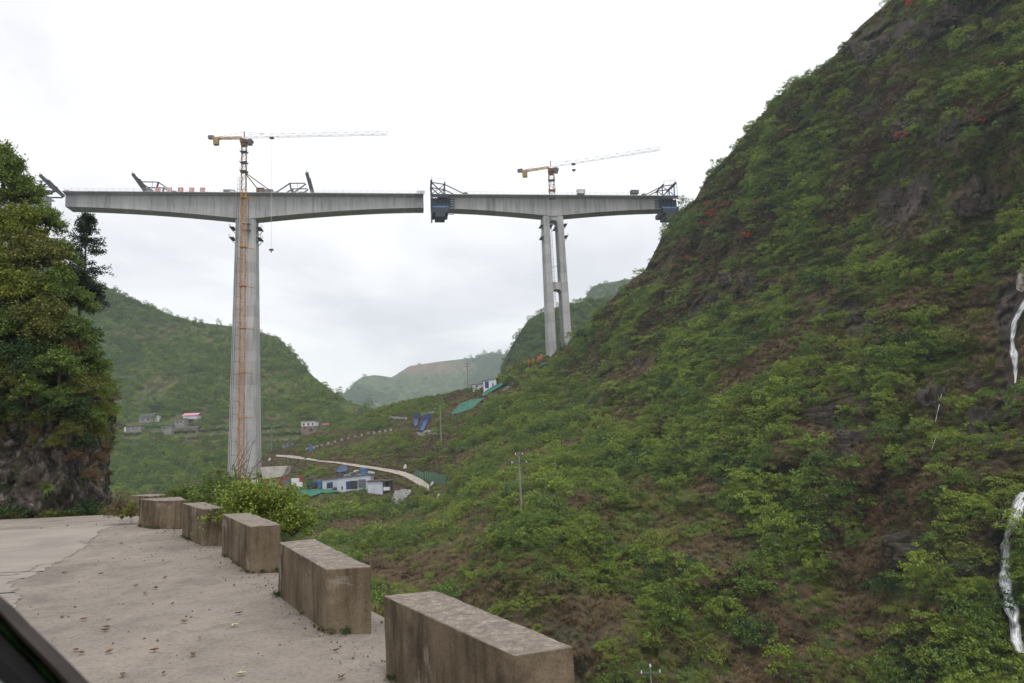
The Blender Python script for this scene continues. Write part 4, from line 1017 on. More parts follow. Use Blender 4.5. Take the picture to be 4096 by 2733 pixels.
def house(name, u0, u1, vt, vb, Df, label, cat='house', wall=None, roof=None, depth=6.0, roofkind='flat', wins=(), doors=(), group=None, upper=None, over=.35, dD=0.0, slope=0.0):
    """upright building whose front spans pixels u0..u1; wins/doors as fractions of the front (x0, x1, z0, z1, material)"""
    D = float(Df(np.array([(u0 + u1) / 2.]), np.array([float(vb)]))[0]) - 1.0 - dD
    a = P(float(u0), float(vb), D); b_ = P(float(u1), float(vb), D); hgt = P((u0 + u1) / 2., float(vt), D)[2] - (a[2] + b_[2]) / 2; w_ = b_[0] - a[0]; z0 = (a[2] + b_[2]) / 2
    t = thing(name, (a[0] + w_ / 2, D, z0), label, cat, group)
    X0, X1 = a[0], b_[0]; zt_ = z0 + hgt
    zs_ = z0 + hgt * (upper[0] if upper else 1)
    MB().box(((X0 + X1) / 2, D + depth / 2, (z0 - 3 + zs_) / 2), (w_, depth, zs_ - z0 + 3)).build('wall', wall or WHITEP, t)
    if upper: MB().box(((X0 + X1) / 2, D + depth / 2 + .03, (zs_ + .02 + zt_) / 2), (w_ - .1, depth - .1, zt_ - zs_ - .02)).build('upper_wall', upper[1], t)
    mb = MB()
    if roofkind == 'flat': mb.box(((X0 + X1) / 2, D + depth / 2 - .1, zt_ + .12), (w_ + over * 2, depth + over * 2, .2))
    elif roofkind == 'mono':
        y0, y1 = D - over, D + depth + over; r = slope or .9
        mb.loft([[(x, y0, zt_ + .05), (x, y1, zt_ + r), (x, y1, zt_ + r + .16), (x, y0, zt_ + .21)] for x in (X0 - over, X1 + over)])
    elif roofkind == 'monox':
        r = slope or .9
        mb.loft([[(X0 - over, y, zt_ + .05), (X1 + over, y, zt_ + r), (X1 + over, y, zt_ + r + .14), (X0 - over, y, zt_ + .19)] for y in (D - over, D + depth + over)])
    else:
        ym = D + depth / 2; r = slope or 1.6
        mb.loft([[(x, D - over, zt_ + .02), (x, ym, zt_ + r), (x, D + depth + over, zt_ + .02), (x, D + depth + over, zt_ + .2), (x, ym, zt_ + r + .2), (x, D - over, zt_ + .2)] for x in (X0 - over, X1 + over)])
    mb.build('roof', roof or STEELG, t)
    if roofkind == 'monox': MB().loft([[(X0, y, zt_), (X1, y, zt_), (X1, y, zt_ + (slope or .9) - .05)] for y in (D + .02, D + depth - .02)]).build('gable', wall or WHITEP, t)
    for nm, lst in (('window', wins), ('door', doors)):
        for (x0, x1, q0, q1, mm) in lst:
            MB().box((X0 + w_ * (x0 + x1) / 2, D - .02, z0 + hgt * (q0 + q1) / 2), (w_ * (x1 - x0), .12, hgt * (q1 - q0))).build(nm, mm, t)
    return t
BRICK = simple('brick_wall', (.26, .19, .145), .9, .1, .2, 1.2); PINKR = simple('pink_metal_roof', (.62, .27, .33), .6, .3, .08, .5)
GREYW = simple('grey_block_wall', (.27, .26, .245), .9, .1, .2, .8); TILE = simple('dark_tile_roof', (.11, .10, .095), .9, .1, .2, .8); SHEDW = simple('shed_white_steel', (.52, .56, .62), .6, .3, .08, .5)
BLUED = simple('blue_door', (.02, .05, .17), .5, .4, .1, .6); GLASSD = simple('dark_opening', (.03, .032, .035), .3, .5, .2, .8); TURQ = simple('turquoise_sheet', (.20, .42, .42), .6, .3, .1, .6)
BLUET = simple('blue_tarpaulin', (.03, .06, .16), .6, .3, .35, .8); REDR = simple('red_tile_roof', (.30, .12, .09), .85, .1, .2, .8)
# sheds
house('site_shed', 337.2, 370.5, 477.6, 489.4, DH, 'long white shed with blue door and dark opening at the site', 'shed', SHEDW, TILE, 5.0, 'monox', wins=((.64, .86, .12, .82, STEELG),), doors=((.27, .375, .04, .70, BLUED), (.38, .62, .04, .74, GLASSD), (.13, .17, .02, .3, BLUED)), slope=.7, dD=.6)
house('site_shed', 322.5, 336.9, 480.0, 488.6, DH, 'small white lean-to with blue door at the left end of the long shed', 'shed', SHEDW, TILE, 4.5, 'monox', doors=((.30, .55, .05, .7, GLASSD), (.56, .72, .05, .75, BLUED)), slope=.35, dD=.3)
s3 = house('site_shed', 367.6, 382.6, 481.2, 490.6, DH, 'white shed with an open dark bay at its right end', 'shed', SHEDW, TILE, 5.0, 'flat', dD=2.6)
D_ = float(DH(np.array([375.]), np.array([490.6]))[0]) - 3.6; a = P(382.8, 490.6, D_); b_ = P(390.2, 490.6, D_); zt_ = P(386., 480.8, D_)[2]
mb = MB(); mb.box(((a[0] + b_[0]) / 2, D_ + 4.6, (a[2] + zt_) / 2), (b_[0] - a[0], .2, zt_ - a[2])); mb.build('bay_back_wall', GLASSD, s3)  # wall coloured near-black to stand for shade inside the open bay
mb = MB(); mb.box(((a[0] + b_[0]) / 2, D_ + 2.4, zt_), (b_[0] - a[0] + .4, 5.4, .2)); mb.build('bay_roof', TILE, s3)
for x in (a[0] + .1, b_[0] - .1): MB().bar((x, D_ + .1, a[2] - 1), (x, D_ + .1, zt_), .16).build('bay_post', STEELG, s3)
MB().box(((a[0] + b_[0]) / 2, D_ + .6, a[2] + .5), (b_[0] - a[0] - .3, 1, 1)).build('stacked_boards', WHITEP, s3)
# ridge hut
house('ridge_hut', 483.5, 496.5, 381.0, 388.0, DH, 'white hut with a blue door panel on the ridge', 'hut', WHITEP, STEELG, 5, 'monox', doors=((.12, .42, .0, .95, BLUED), (.68, .78, .2, .7, BLUED)), slope=.9, dD=2)
house('ridge_hut', 472.5, 483.2, 384.6, 388.6, DH, 'low white lean-to beside the ridge hut', 'hut', WHITEP, STEELG, 4, 'flat', wins=((.3, .5, .35, .75, GLASSD),), dD=2)
# village
house('village_house', 182.6, 197.0, 415.6, 422.5, D1, 'house with a bright pink metal roof in the village', 'house', BRICK, PINKR, 7, 'gable', wins=((.05, .45, .62, .85, WHITEP), (.55, .95, .62, .85, WHITEP)), doors=((.2, .75, .0, .45, GLASSD),), upper=(.5, WHITEP), slope=1.6, over=.6)
house('village_house', 174.6, 184.0, 418.8, 426.5, D1, 'grey block house left of the pink roof', 'house', GREYW, TILE, 6, 'flat', wins=((.2, .35, .5, .75, GLASSD), (.6, .75, .5, .75, GLASSD)), dD=4)
house('village_house', 139.0, 152.8, 417.0, 422.0, D1, 'low house with dark tiled roof behind the trees', 'house', GREYW, TILE, 7, 'gable', wins=((.2, .32, .3, .7, GLASSD), (.6, .72, .3, .7, GLASSD)), slope=2.2)
house('village_house', 153.2, 158.5, 415.4, 421.0, D1, 'narrow white house end beside the dark tiled roof', 'house', WHITEP, TILE, 5, 'flat', wins=((.3, .6, .5, .8, GLASSD),))
house('village_house', 124.0, 141.0, 426.2, 431.5, D1, 'long white-walled low house at the left of the village', 'house', GREYW, TILE, 5, 'flat', wins=((.0, .1, .0, 1.0, WHITEP), (.5, .56, .3, .7, GLASSD)))
house('village_house', 100.0, 108.5, 420.5, 424.5, D1, 'small hut with a blue roof at the cliff edge', 'house', GREYW, BLUEP, 5, 'gable', wins=((.4, .6, .3, .7, GLASSD),), slope=1.4)
house('village_house', 181.5, 197.5, 428.6, 432.0, D1, 'dark low roofs below the pink roofed house', 'house', GREYW, TILE, 5, 'gable', wins=((.2, .3, .3, .7, GLASSD),), slope=1.2)
house('village_house', 161.0, 171.5, 426.4, 431.0, D1, 'low house with a turquoise flat roof', 'house', GREYW, TURQ, 5, 'flat', wins=((.2, .35, .3, .7, GLASSD),), dD=2)
house('village_house', 301.2, 314.8, 421.2, 432.0, D1, 'three storey house with white top floor over bare brick', 'house', BRICK, REDR, 8, 'flat', wins=((.12, .26, .62, .82, GLASSD), (.45, .6, .62, .82, GLASSD), (.78, .9, .62, .82, GLASSD), (.2, .36, .3, .45, GLASSD), (.6, .85, .05, .3, GLASSD)), upper=(.55, WHITEP))
house('village_house', 322.0, 328.5, 425.6, 432.0, D1, 'small red roofed house partly hidden by the spur', 'house', BRICK, REDR, 5, 'gable', wins=((.3, .5, .4, .7, GLASSD),), slope=1.4)
house('village_house', 282.2, 293.4, 442.2, 447.0, DH, 'grey flat-roofed hut above the earth cutting', 'hut', GREYW, STEELG, 5, 'flat', wins=((.3, .4, .3, .7, GLASSD), (.6, .7, .3, .7, GLASSD)))
# curved concrete abutment beside the tall pier
mb = MB(); Da = 262.; pr = []
for k in range(9):
    f = k / 8; mb_ = None
secs = []
for k in range(9):
    f = k / 8
    up_ = P(260.0 + 27.5 * f, 467.3 - 1.2 * f, Da + 3); lo_ = P(262.0 + 16 * f, 486.0, Da - 4 + 1.5 * f)
    mid = up_ * .5 + lo_ * .5 + np.array([0, 2.2, -1.2])
    secs.append([up_, mid, lo_, lo_ + np.array([.4, 5, -1]), up_ + np.array([.6, 4, 0])])
AB = thing('abutment', secs[0][2], 'curved concrete abutment wall at the foot of the tall pier', 'abutment')
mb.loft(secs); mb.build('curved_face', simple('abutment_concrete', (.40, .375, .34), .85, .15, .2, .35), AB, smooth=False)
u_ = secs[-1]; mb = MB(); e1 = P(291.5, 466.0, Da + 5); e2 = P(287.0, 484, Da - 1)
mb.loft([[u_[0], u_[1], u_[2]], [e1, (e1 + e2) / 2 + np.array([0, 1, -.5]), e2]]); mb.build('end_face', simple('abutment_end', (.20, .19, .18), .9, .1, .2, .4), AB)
# green sheet fence
SHG = simple('green_sheet', (.07, .19, .10), .6, .3, .15, .6)
def sheet_fence(pa, pb, h0, h1, n, label):
    D0 = float(DH(np.array([pa[0]]), np.array([pa[1]]))[0]) - 1.5; D1_ = float(DH(np.array([pb[0]]), np.array([pb[1]]))[0]) - 1.5
    a = P(*map(float, pa), D0); b_ = P(*map(float, pb), D1_); t = thing('sheet_fence', a, label, 'fence')
    for k in range(n):
        q0 = a + (b_ - a) * k / n; q1 = a + (b_ - a) * (k + .97) / n; hh = h0 + (h1 - h0) * k / n
        mb = MB(); mb.loft([[q0 + [0, 0, -1], q1 + [0, 0, -1], q1 + [0, 0, hh], q0 + [0, 0, hh]], [q0 + [0, .12, -1], q1 + [0, .12, -1], q1 + [0, .12, hh], q0 + [0, .12, hh]]]); mb.build('panel', SHG, t)
        MB().bar(q0 + [0, -.1, -1], q0 + [0, -.1, hh + .1], .12).build('post', GREYW, t)
sheet_fence((425.8, 479.5), (446.0, 482.0), 2.6, 1.9, 9, 'green corrugated sheet fence beside the pale track')
sheet_fence((415.2, 474.5), (425.5, 478.0), 1.6, 1.6, 4, 'short faded green fence above the track bend')
# blue chutes
for pts, lab in (([(416.2, 419.5), (415.6, 427)], 'short blue chute on the spur, left one'), ([(426.8, 420.3), (421.5, 431.5)], 'longer blue chute on the spur, right one')):
    (u0, v0), (u1, v1) = pts; a = PH(u0, v0, 1.5) + [0, 0, .6]; b_ = PH(u1, v1, 1.5) + [0, 0, .4]; t = thing('chute', b_, lab, 'chute', 'blue chutes on the spur')
    w_ = 1.0 if 'short' in lab else 1.5
    MB().bar(a, b_, w_ * 1.6, .15).build('bed', BLUED, t)
    for sg in (-1, 1): MB().bar(a + np.array([sg * w_ * .8, 0, .45]), b_ + np.array([sg * w_ * .8, 0, .45]), .14, .9).build('side', BLUED, t)
    MB().box(a + np.array([0, .6, .8]), (w_ * 2.0, 1.4, 2.2)).build('hopper', BLUED, t)
    for f in (.3, .7): q = a + (b_ - a) * f; MB().bar(q, q + np.array([0, .2, -2.5]), .2).build('leg', STEELG, t)
# guard stones along the upper road
def stones(line, n, lab):
    for k in range(n):
        f = k / (n - 1) * (len(line) - 1); i = min(int(f), len(line) - 2); f -= i
        u, v_ = line[i][0] * (1 - f) + line[i + 1][0] * f, line[i][1] * (1 - f) + line[i + 1][1] * f
        p = PH(u, v_, 1.0); t = MB().box(p + [0, 0, .2], (1.0, .5, 1.0), .3).box(p + [0, 0, .75], (.85, .4, .15), .3).build('guard_stone', GUARDM)
        tag(t, lab, 'guard stone', 'guard stones along the zigzag road')
GUARDM = simple('pale_guard_stone', (.38, .37, .35), .85, .1, .15, .6)
stones([(307, 450), (320, 446.5), (345, 439.5), (370, 434), (391, 430.8)], 16, 'pale guard stone on the lower leg of the zigzag road')
stones([(391, 418), (406, 419.3)], 9, 'pale guard stone on the middle bend of the zigzag road')
stones([(422.5, 415.5), (433, 413)], 7, 'pale guard stone on the upper leg of the zigzag road')
# barrels, tanks, boards, tarpaulin sheets on the site
def barrel(u, v_, r, h, m, label, cat='barrel', name='barrel', group=None):
    p = PH(u, v_, 2.5); t = thing(name, p, label, cat, group)
    MB().tube(p + [0, 0, -.6], p + [0, 0, h], r, n=12).build('drum', m, t, smooth=False)
    MB().tube(p + [0, 0, h], p + [0, 0, h + .15], r * 1.06, r * .9, n=12).build('lid', m, t); MB().tube(p + [0, 0, h * .45], p + [0, 0, h * .5], r * 1.04, n=12).build('band', STEELG, t)
for k, (u, v_, h) in enumerate(((258.5, 484.6, 2.0), (266.3, 485.2, 1.8), (278.2, 485.0, 2.0), (284.5, 485.5, 2.6), (293.0, 485.0, 1.8), (300.4, 484.0, 2.6), (246, 484, 2.0))):
    barrel(u, v_, .38, h, REDP, ('red warning post nearest the pier foot', 'red warning post at the left end of the abutment', 'red warning post below the abutment middle', 'tall red warning post by the abutment end', 'red warning post left of the white boards', 'tall red warning post right of the white boards', 'red warning post left of the pier foot')[k], 'warning post', 'warning_post', 'red warning posts on the site edge')
for u, v_, sx, h, mm, lab in ((288.5, 486, 3.0, 2.0, STEELG, 'grey site board between two red posts'), (296.3, 485.2, 3.4, 2.2, WHITEP, 'large white site board by the red posts'), (299.5, 487.5, 2.0, 1.6, WHITEP, 'small white board at the site edge'), (252.5, 486, 4.0, 2.0, WHITEP, 'white water tank truck body at the pier foot'), (272, 487, 3.0, 1.4, WHITEP, 'low white board below the abutment')):
    p = PH(u, v_, 2.6); t = thing('site_board', p, lab, 'board'); MB().box(p + [0, 0, h / 2 + .2], (sx, .15, h)).build('panel', mm, t)
    for x in (-sx * .4, sx * .4): MB().bar(p + [x, .15, -.8], p + [x, .15, h * .8], .12).build('post', STEELG, t)
def excav(u, v_, lab):
    p = PH(u, v_, 3); t = thing('loader', p, lab, 'loader'); MB().box(p + [0, 0, .9], (4.2, 2, 1.2)).build('body', BLUED, t); c_ = MB().box(p + [-1.2, 0, 2.1], (1.5, 1.8, 1.3)).build('cab', BLUED, t)
    MB().box(p + [-1.2, -.92, 2.2], (1.1, .06, .7)).build('window', GLASSD, c_)
    for x in (-1.4, 1.4): MB().tube(p + [x, -1.15, .3], p + [x, -.7, .3], .6, n=12).build('wheel', DARKM, t)
    MB().bar(p + [1.6, 0, 1.4], p + [3.0, 0, 2.4], .3).build('arm', STEELG, t)
excav(313.5, 486.4, 'small blue loader left of the white lean-to')
barrel(320.0, 485.8, 1.1, 1.8, BLUEP, 'pale blue water tank by the blue loader', 'tank', 'water_tank'); barrel(364.0, 473.5, 1.2, 1.7, BLUEP, 'pale blue water tank on the scrap heap behind the sheds', 'tank', 'water_tank')
barrel(310.5, 449.5, .9, 2.0, BLUEP, 'light blue tank beside the zigzag road', 'tank', 'water_tank')
drape('tarpaulin', [z4(*q) for q in ((1055, 760), (1080, 738), (1120, 725), (1150, 740))], [z4(*q) for q in ((1045, 790), (1075, 800), (1120, 795), (1152, 780))], BLUET, 2.4, 8, 8, .5, 'crumpled dark blue tarpaulin behind the long shed', 'tarpaulin')
rng = random.Random(3)
SCR = [WHITEP, STEELG, BLUED, STEELB, RUST, TURQ, GREYW]
for k in range(22):
    x, y = rng.uniform(1080, 1375), rng.uniform(785, 838); y = min(838, y + (x < 1200) * 12); u, v_ = z4(x, y); p = PH(u, v_, 2.2); a = rng.uniform(-.5, .5)
    L_ = rng.uniform(1.0, 3.2); mm = rng.choice(SCR)
    o = MB().bar(p + np.array([-L_ / 2 * math.cos(a), 0, -L_ / 2 * math.sin(a) * .6]), p + np.array([L_ / 2 * math.cos(a), .3, L_ / 2 * math.sin(a) * .6]), .25, rng.uniform(.2, .8)).bar(p + [0, -.3, -.3], p + [.4, .2, .4], .2).build('scrap_piece', mm)
    tag(o, 'piece of site scrap in the heap behind the long white shed', 'scrap', 'scrap heap behind the sheds')
for u, v_, lab in ((437.8, 497.0, 'white rag caught on the slope right of the spoil'), (434.7, 409.6, 'white sign block on the upper zigzag road'), (404.6, 467.0, 'white sheet lying by the track'), (269, 460, 'white stone on the grass near the pier'), (431.5, 484.5, 'white rubble beside the track bend')):
    p = PH(u, v_, 1.2); o = MB().loft([[p + [-.6, 0, -.8], p + [.5, 0, -.9], p + [.3, .5, -.6]], [p + [-.3, 0, .2], p + [.7, 0, .1], p + [.4, .4, .2]], [p + [.1, 0, .9], p + [.6, 0, .8], p + [.5, .2, .9]]]).build('white_debris', WHITEP); tag(o, lab, 'debris')
p_or = [(507, 373.5), (511.5, 371), (516, 369.2), (520.5, 367), (524.5, 365.4), (528.5, 364.2), (533, 362.5), (538, 360.5), (541, 358.5)]
ORG = simple('orange_marker', (.65, .16, .05), .6, .3, .1, .6)
for k, (u, v_) in enumerate(p_or):
    p = PH(u, v_ + 1.5, 1.0); t = MB().bar(p + [0, 0, -.8], p + [0, 0, 2.4], .3).box(p + [.3, 0, 1.9], (.7, .12, 1.0)).build('marker_flag', ORG); tag(t, 'orange marker flag in the row leading up to the twin legs', 'flag', 'orange marker flags below the twin legs')

# utility poles ----------------------------------------------------------
WOODM = simple('pole_concrete', (.27, .255, .235), .9, .1, .15, .8); INSM = simple('white_insulator', (.75, .75, .74), .4, .5, .05, 1)
POLE = {}
def pole(key, u, vt, vb, Df, label, arms=((.0, 2.2), (.16, 3.0)), r=.16, off=1.0):
    D = float(Df(np.array([float(u)]), np.array([float(vb)]))[0]) - off
    a = P(float(u), float(vb), D); zt_ = P(float(u), float(vt), D)[2]; t = thing('utility_pole', a, label, 'pole', 'utility poles'); h = zt_ - a[2]
    MB().tube(a + [0, 0, -2], [a[0], a[1], zt_], r * 1.3, r * .85, 8).build('post', WOODM, t)
    for f, w_ in arms:
        z = zt_ - h * f - .15; c_ = MB().bar((a[0] - w_ / 2, a[1] - .2, z), (a[0] + w_ / 2, a[1] - .2, z), .13).build('crossarm', STEELG, t)
        for x in (-w_ / 2 + .1, w_ / 2 - .1): MB().tube((a[0] + x, a[1] - .2, z), (a[0] + x, a[1] - .2, z + .35), .11, .07, 6).build('insulator', INSM, c_)
    POLE[key] = (a, zt_, h, arms); return t
pole('A', 521.5, 452.5, 511, DH, 'tall concrete power pole standing in the shrubs at mid-slope', ((.02, 1.5), (.16, 3.0)), .17, 1.6)
pole('B', 653.8, 665.0, 720, DH, 'power pole with white insulators at the bottom edge of the picture', ((.0, .3), (.11, 2.6)), .11, 1.2)
pole('C', 468.0, 362.5, 389, DH, 'power pole on the skyline beside the ridge hut', ((.03, 3.0), (.13, 4.0)), .2, 1.5)
pole('D', 441.2, 402.5, 441.5, DH, 'power pole on the spur right of the blue chutes', ((.02, 2.4),), .18, 1.5)
for k, (u, a_, b_) in enumerate(((185.9, 375, 385), (219.2, 375.9, 382), (108.4, 386, 397), (287, 412.5, 421), (320.3, 419, 427.5))):
    pole('v%d' % k, u, a_, b_, D1, ('pole in the scrub straight above the pink roof', 'pole in the scrub left of the tall pier', 'pole at the cliff edge above the blue roofed hut', 'pole left of the three storey house', 'pole right of the three storey house')[k], ((.05, 2.2),), .2, 2.5)
pole('E', 271.3, 430.4, 446, DH, 'power pole just right of the tall pier', ((.05, 2.6),), .18, 1.5)
pole('F', 108.5, 492, 502, D1, 'low pole beyond the road bend, left one', ((.06, 1.2),), .14, 2.0); pole('G', 113.2, 491, 501, D1, 'low pole beyond the road bend, right one', ((.06, 1.2),), .14, 2.0)
def wire(a, b_, sag, label):
    a = Vector(a); b_ = Vector(b_); mb = MB(); pr = None
    for k in range(25):
        f = k / 24; q = a.lerp(b_, f) - Vector((0, 0, sag * 4 * f * (1 - f)))
        if pr is not None: mb.tube(pr, q, .016, n=3, cap=False)
        pr = q
    tag(mb.build('power_line', DARKM), label, 'wire', 'power lines over the gorge')
def armtip(k, i, sgn): a, zt_, h, arms = POLE[k]; f, w_ = arms[i]; return (a[0] + sgn * (w_ / 2 - .1), a[1] - .2, zt_ - h * f + .2)
far_ = PH(1100, 445, 4) + np.array([0, 0, 3])
wire(armtip('A', 1, 1), far_, 2.2, 'thin power line running right from the mid-slope pole, lower one')
wire(armtip('A', 0, 1), far_ + np.array([0, 0, 2.4]), 1.8, 'thin power line running right from the mid-slope pole, upper one')
wire(armtip('A', 1, -1), armtip('D', 0, 1), 2.5, 'thin power line from the mid-slope pole up to the spur')
wire(armtip('D', 0, -1), armtip('C', 1, 1), 1.5, 'thin power line from the spur up to the ridge')
# ==================================================================== VEGETATION AND ROCK ON THE HILLS
rng = np.random.default_rng(2024)
EXCL = [(228, 455, 262, 500), (258, 462, 296, 494), (296, 478, 395, 499), (388, 488, 414, 508), (334, 462, 374, 482), (412, 417, 434, 436), (446, 396, 490, 418), (484, 385, 526, 398), (470, 376, 500, 394),
        (424, 472, 448, 489), (413, 472, 428, 482), (281, 440, 296, 452), (516, 505, 527, 520), (545, 350, 575, 362), (300, 431, 395, 437), (389, 416, 436, 424)]
TRK = np.array([(*z4(x, y), w) for x, y, w in tr])
def allowed(u, v):
    ok = np.ones(len(u), bool)
    for a, b_, c_, d_ in EXCL: ok &= ~((u > a) & (u < c_) & (v > b_) & (v < d_))
    tv = np.interp(u, TRK[:, 0], TRK[:, 1]); ok &= ~((u > 268) & (u < 434) & (v > tv - 2.5) & (v < tv + 7.5))
    sl = np.interp(u, [307, 320, 345, 370, 391], [450, 446.5, 439.5, 434, 430.8]); ok &= ~((u > 303) & (u < 394) & (v > sl - .8) & (v < sl + 6.5))
    for fp in FALLP: ok &= ~((np.abs(u - np.interp(v, [q[1] for q in fp], [q[0] for q in fp])) < 10) & (v > fp[0][1] - 3) & (v < fp[-1][1] + 24))
    return ok
FALLP = [[(1025, 492), (1012.8, 523.8), (1006, 545), (1004, 573), (1011, 605), (1017, 641), (1022, 653)], [(1028, 296), (1014, 322), (1012.5, 340), (1015, 369), (1015, 383)]]
def dens(u, v, X):
    n = fbm(X / 15.0, 90, 4)
    d = np.clip((n - .41) * 5.6, .035, 1.3)
    d = d * (1 - .93 * np.clip(gauss(u, v, ROCKP), 0, 1) ** .7) * (1 - .92 * np.clip(gauss(u, v, EARTHP), 0, 1))
    d = d * (1 - .7 * np.clip(gauss(u, v, [(430, 560, 90, 45, 1), (560, 600, 60, 40, .6), (520, 520, 50, 30, .3)]), 0, 1))
    mid = (u < 450) & (v < 505) & (v > 438)
    return np.where(mid, d * .55, d) + .02
def kinds(X, r, table, seed):
    """clustered choice of plant kind"""
    t = np.clip(fbm(X / 9.0, seed, 3) * 1.9 - .45, 0, .9999) * .45 + r * .55
    edges = np.cumsum([w for _, w in table]); k = np.searchsorted(edges / edges[-1], t)
    return np.array([table[min(i, len(table) - 1)][0] for i in k])
def pick(kind, rng): return np.array([KIDX[k][rng.integers(len(KIDX[k]))] for k in kind])
n = 18000
X, U_, V_, NR = HILL.sample(n, rng, 215, 1080, dens)
ok = allowed(U_, V_); X, U_, V_, NR = X[ok], U_[ok], V_[ok], NR[ok]; n = len(X)
sc = np.clip(np.exp(rng.normal(.12, .50, n)), .4, 3.3)
bt_ = rng.uniform(0, 1, n) < .055; sc = np.where(bt_ & (U_ > 470), rng.uniform(1.9, 3.3, n), sc)
spur = (U_ < 455) & (V_ < 505); sc = np.where(spur, np.clip(sc * .85, .35, 1.5), sc)
sc *= 1 - .35 * np.clip(gauss(U_, V_, ROCKP), 0, 1)
kd = kinds(X, rng.uniform(0, 1, n), [('dark', .17), ('mid', .17), ('carpet', .12), ('fine', .13), ('bright', .18), ('reed', .03), ('olive', .09), ('mid', .06), ('silver', .03), ('dry', .04)], 130)  # dark share raised so leaf colour supplies shadow contrast
ix = pick(kd, rng)
rt = np.c_[rng.normal(0, .12, n), rng.normal(0, .12, n), rng.uniform(0, 6.28, n)]
s3 = np.c_[sc * rng.uniform(.85, 1.3, n), sc * rng.uniform(.85, 1.3, n), sc * rng.uniform(.7, 1.15, n)]
X = X - NR * (.15 * sc)[:, None] * 0 + np.c_[np.zeros((n, 2)), -.1 * sc]
pu, pv, pd = proj(X); size = sc / pd; inside = (pu > 0) & (pu < 1024) & (pv > 0) & (pv < 690)
order = np.argsort(-np.where(inside, size, 0)); big = order[:290]; rest = order[290:]
SHL = {'bright': 'bright green rounded shrub on the steep right hillside', 'mid': 'mid green bushy shrub on the steep right hillside', 'dark': 'dark green low shrub on the steep right hillside',
       'silver': 'pale grey green shrub on the steep right hillside', 'olive': 'olive green spreading shrub on the steep right hillside', 'dry': 'brown withered shrub on the steep right hillside', 'fine': 'feathery fine-leaved green shrub on the steep right hillside', 'carpet': 'flat spreading green shrub on the steep right hillside', 'reed': 'tall olive reed clump on the steep right hillside'}
def put(mesh, p, r, s, label, cat, group, name='shrub'):
    o = bpy.data.objects.new(name, mesh); COL.objects.link(o); o.location = Vector(p); o.rotation_euler = Vector(r); o.scale = Vector(s)
    return tag(o, label, cat, group)
for i in big: put(VKIND[ix[i]][0], X[i], rt[i], s3[i], SHL[kd[i]], 'shrub', 'shrubs on the right hillside')
scatter('hillside_scrub', X[rest], rt[rest], s3[rest], ix[rest], 'dense green scrub covering the steep right hillside', 'scrub')
# grass and dry tufts between the shrubs
n = 105000
def gd(u, v, X): return 1 - .94 * np.clip(gauss(u, v, ROCKP), 0, 1) ** .7 - .6 * (fbm(X / 7.0, 17, 3) > .62)
X, U_, V_, NR = HILL.sample(n, rng, 215, 1080, gd)
tv = np.interp(U_, TRK[:, 0], TRK[:, 1]); ok = ~((U_ > 268) & (U_ < 434) & (V_ > tv - 1.5) & (V_ < tv + 3.5)); ok &= allowed(U_, V_) | (U_ < 900); X, U_, V_ = X[ok], U_[ok], V_[ok]; n = len(X)
t = np.clip(fbm(X / 11.0, 55, 3) * 2.0 - .5 + rng.normal(0, .16, n) - .35 * np.clip(gauss(U_, V_, EARTHP), 0, 1), 0, .999)
kd = np.where(t < .30, 'tuft_dry', np.where(t < .54, 'tuft_drygrass', np.where(t < .80, 'tuft_olive', 'tuft_mid')))
ix = pick(kd, rng); sc = np.clip(np.exp(rng.normal(-.1, .3, n)), .4, 1.7); sc = np.where((U_ < 450) & (V_ < 505), sc * .7, sc)
tl = NR[:n] * 0
rt = np.c_[rng.normal(.35, .3, n), rng.normal(0, .3, n), rng.uniform(-.8, .8, n)]
scatter('hillside_grass', X, rt, np.c_[sc * 1.25, sc * 1.25, sc * .8], ix, 'dry and green grass tufts between the hillside shrubs', 'grass')
# red flowering shrubs
for k, (u, v, s, lab) in enumerate(((914, 4, 1.9, 'red flowering shrub high up at the top edge of the slope'), (901, 137, 1.2, 'red flowering shrub alone on the upper slope'), (708, 205, 1.2, 'red flowering shrub just below the skyline near the bridge end'),
        (711, 214, 1.5, 'largest red flowering shrub of the cluster near the bridge end'), (726, 205.5, .9, 'small red flowering shrub right of the cluster near the bridge end'), (747, 236, 1.3, 'red flowering shrub below the cluster, on its own'),
        (702, 224, .9, 'faint red shrub below the skyline left of the cluster'), (693, 213, .9, 'faint red shrub at the skyline left of the cluster'), (754, 203.5, .8, 'faint red shrub to the far right of the cluster'), (687, 258, .9, 'faint red shrub by the dark rock face'), (671, 312, .6, 'tiny red shrub on the middle slope'), (983, 122, .8, 'small red shrub near the right picture edge'))):
    p = PH(u, v, 2.2 + s); s *= 1.25; put(VKIND[KIDX['red'][0]][0], p, (0, 0, k), (s, s, s * .9), lab, 'shrub', 'red flowering shrubs')
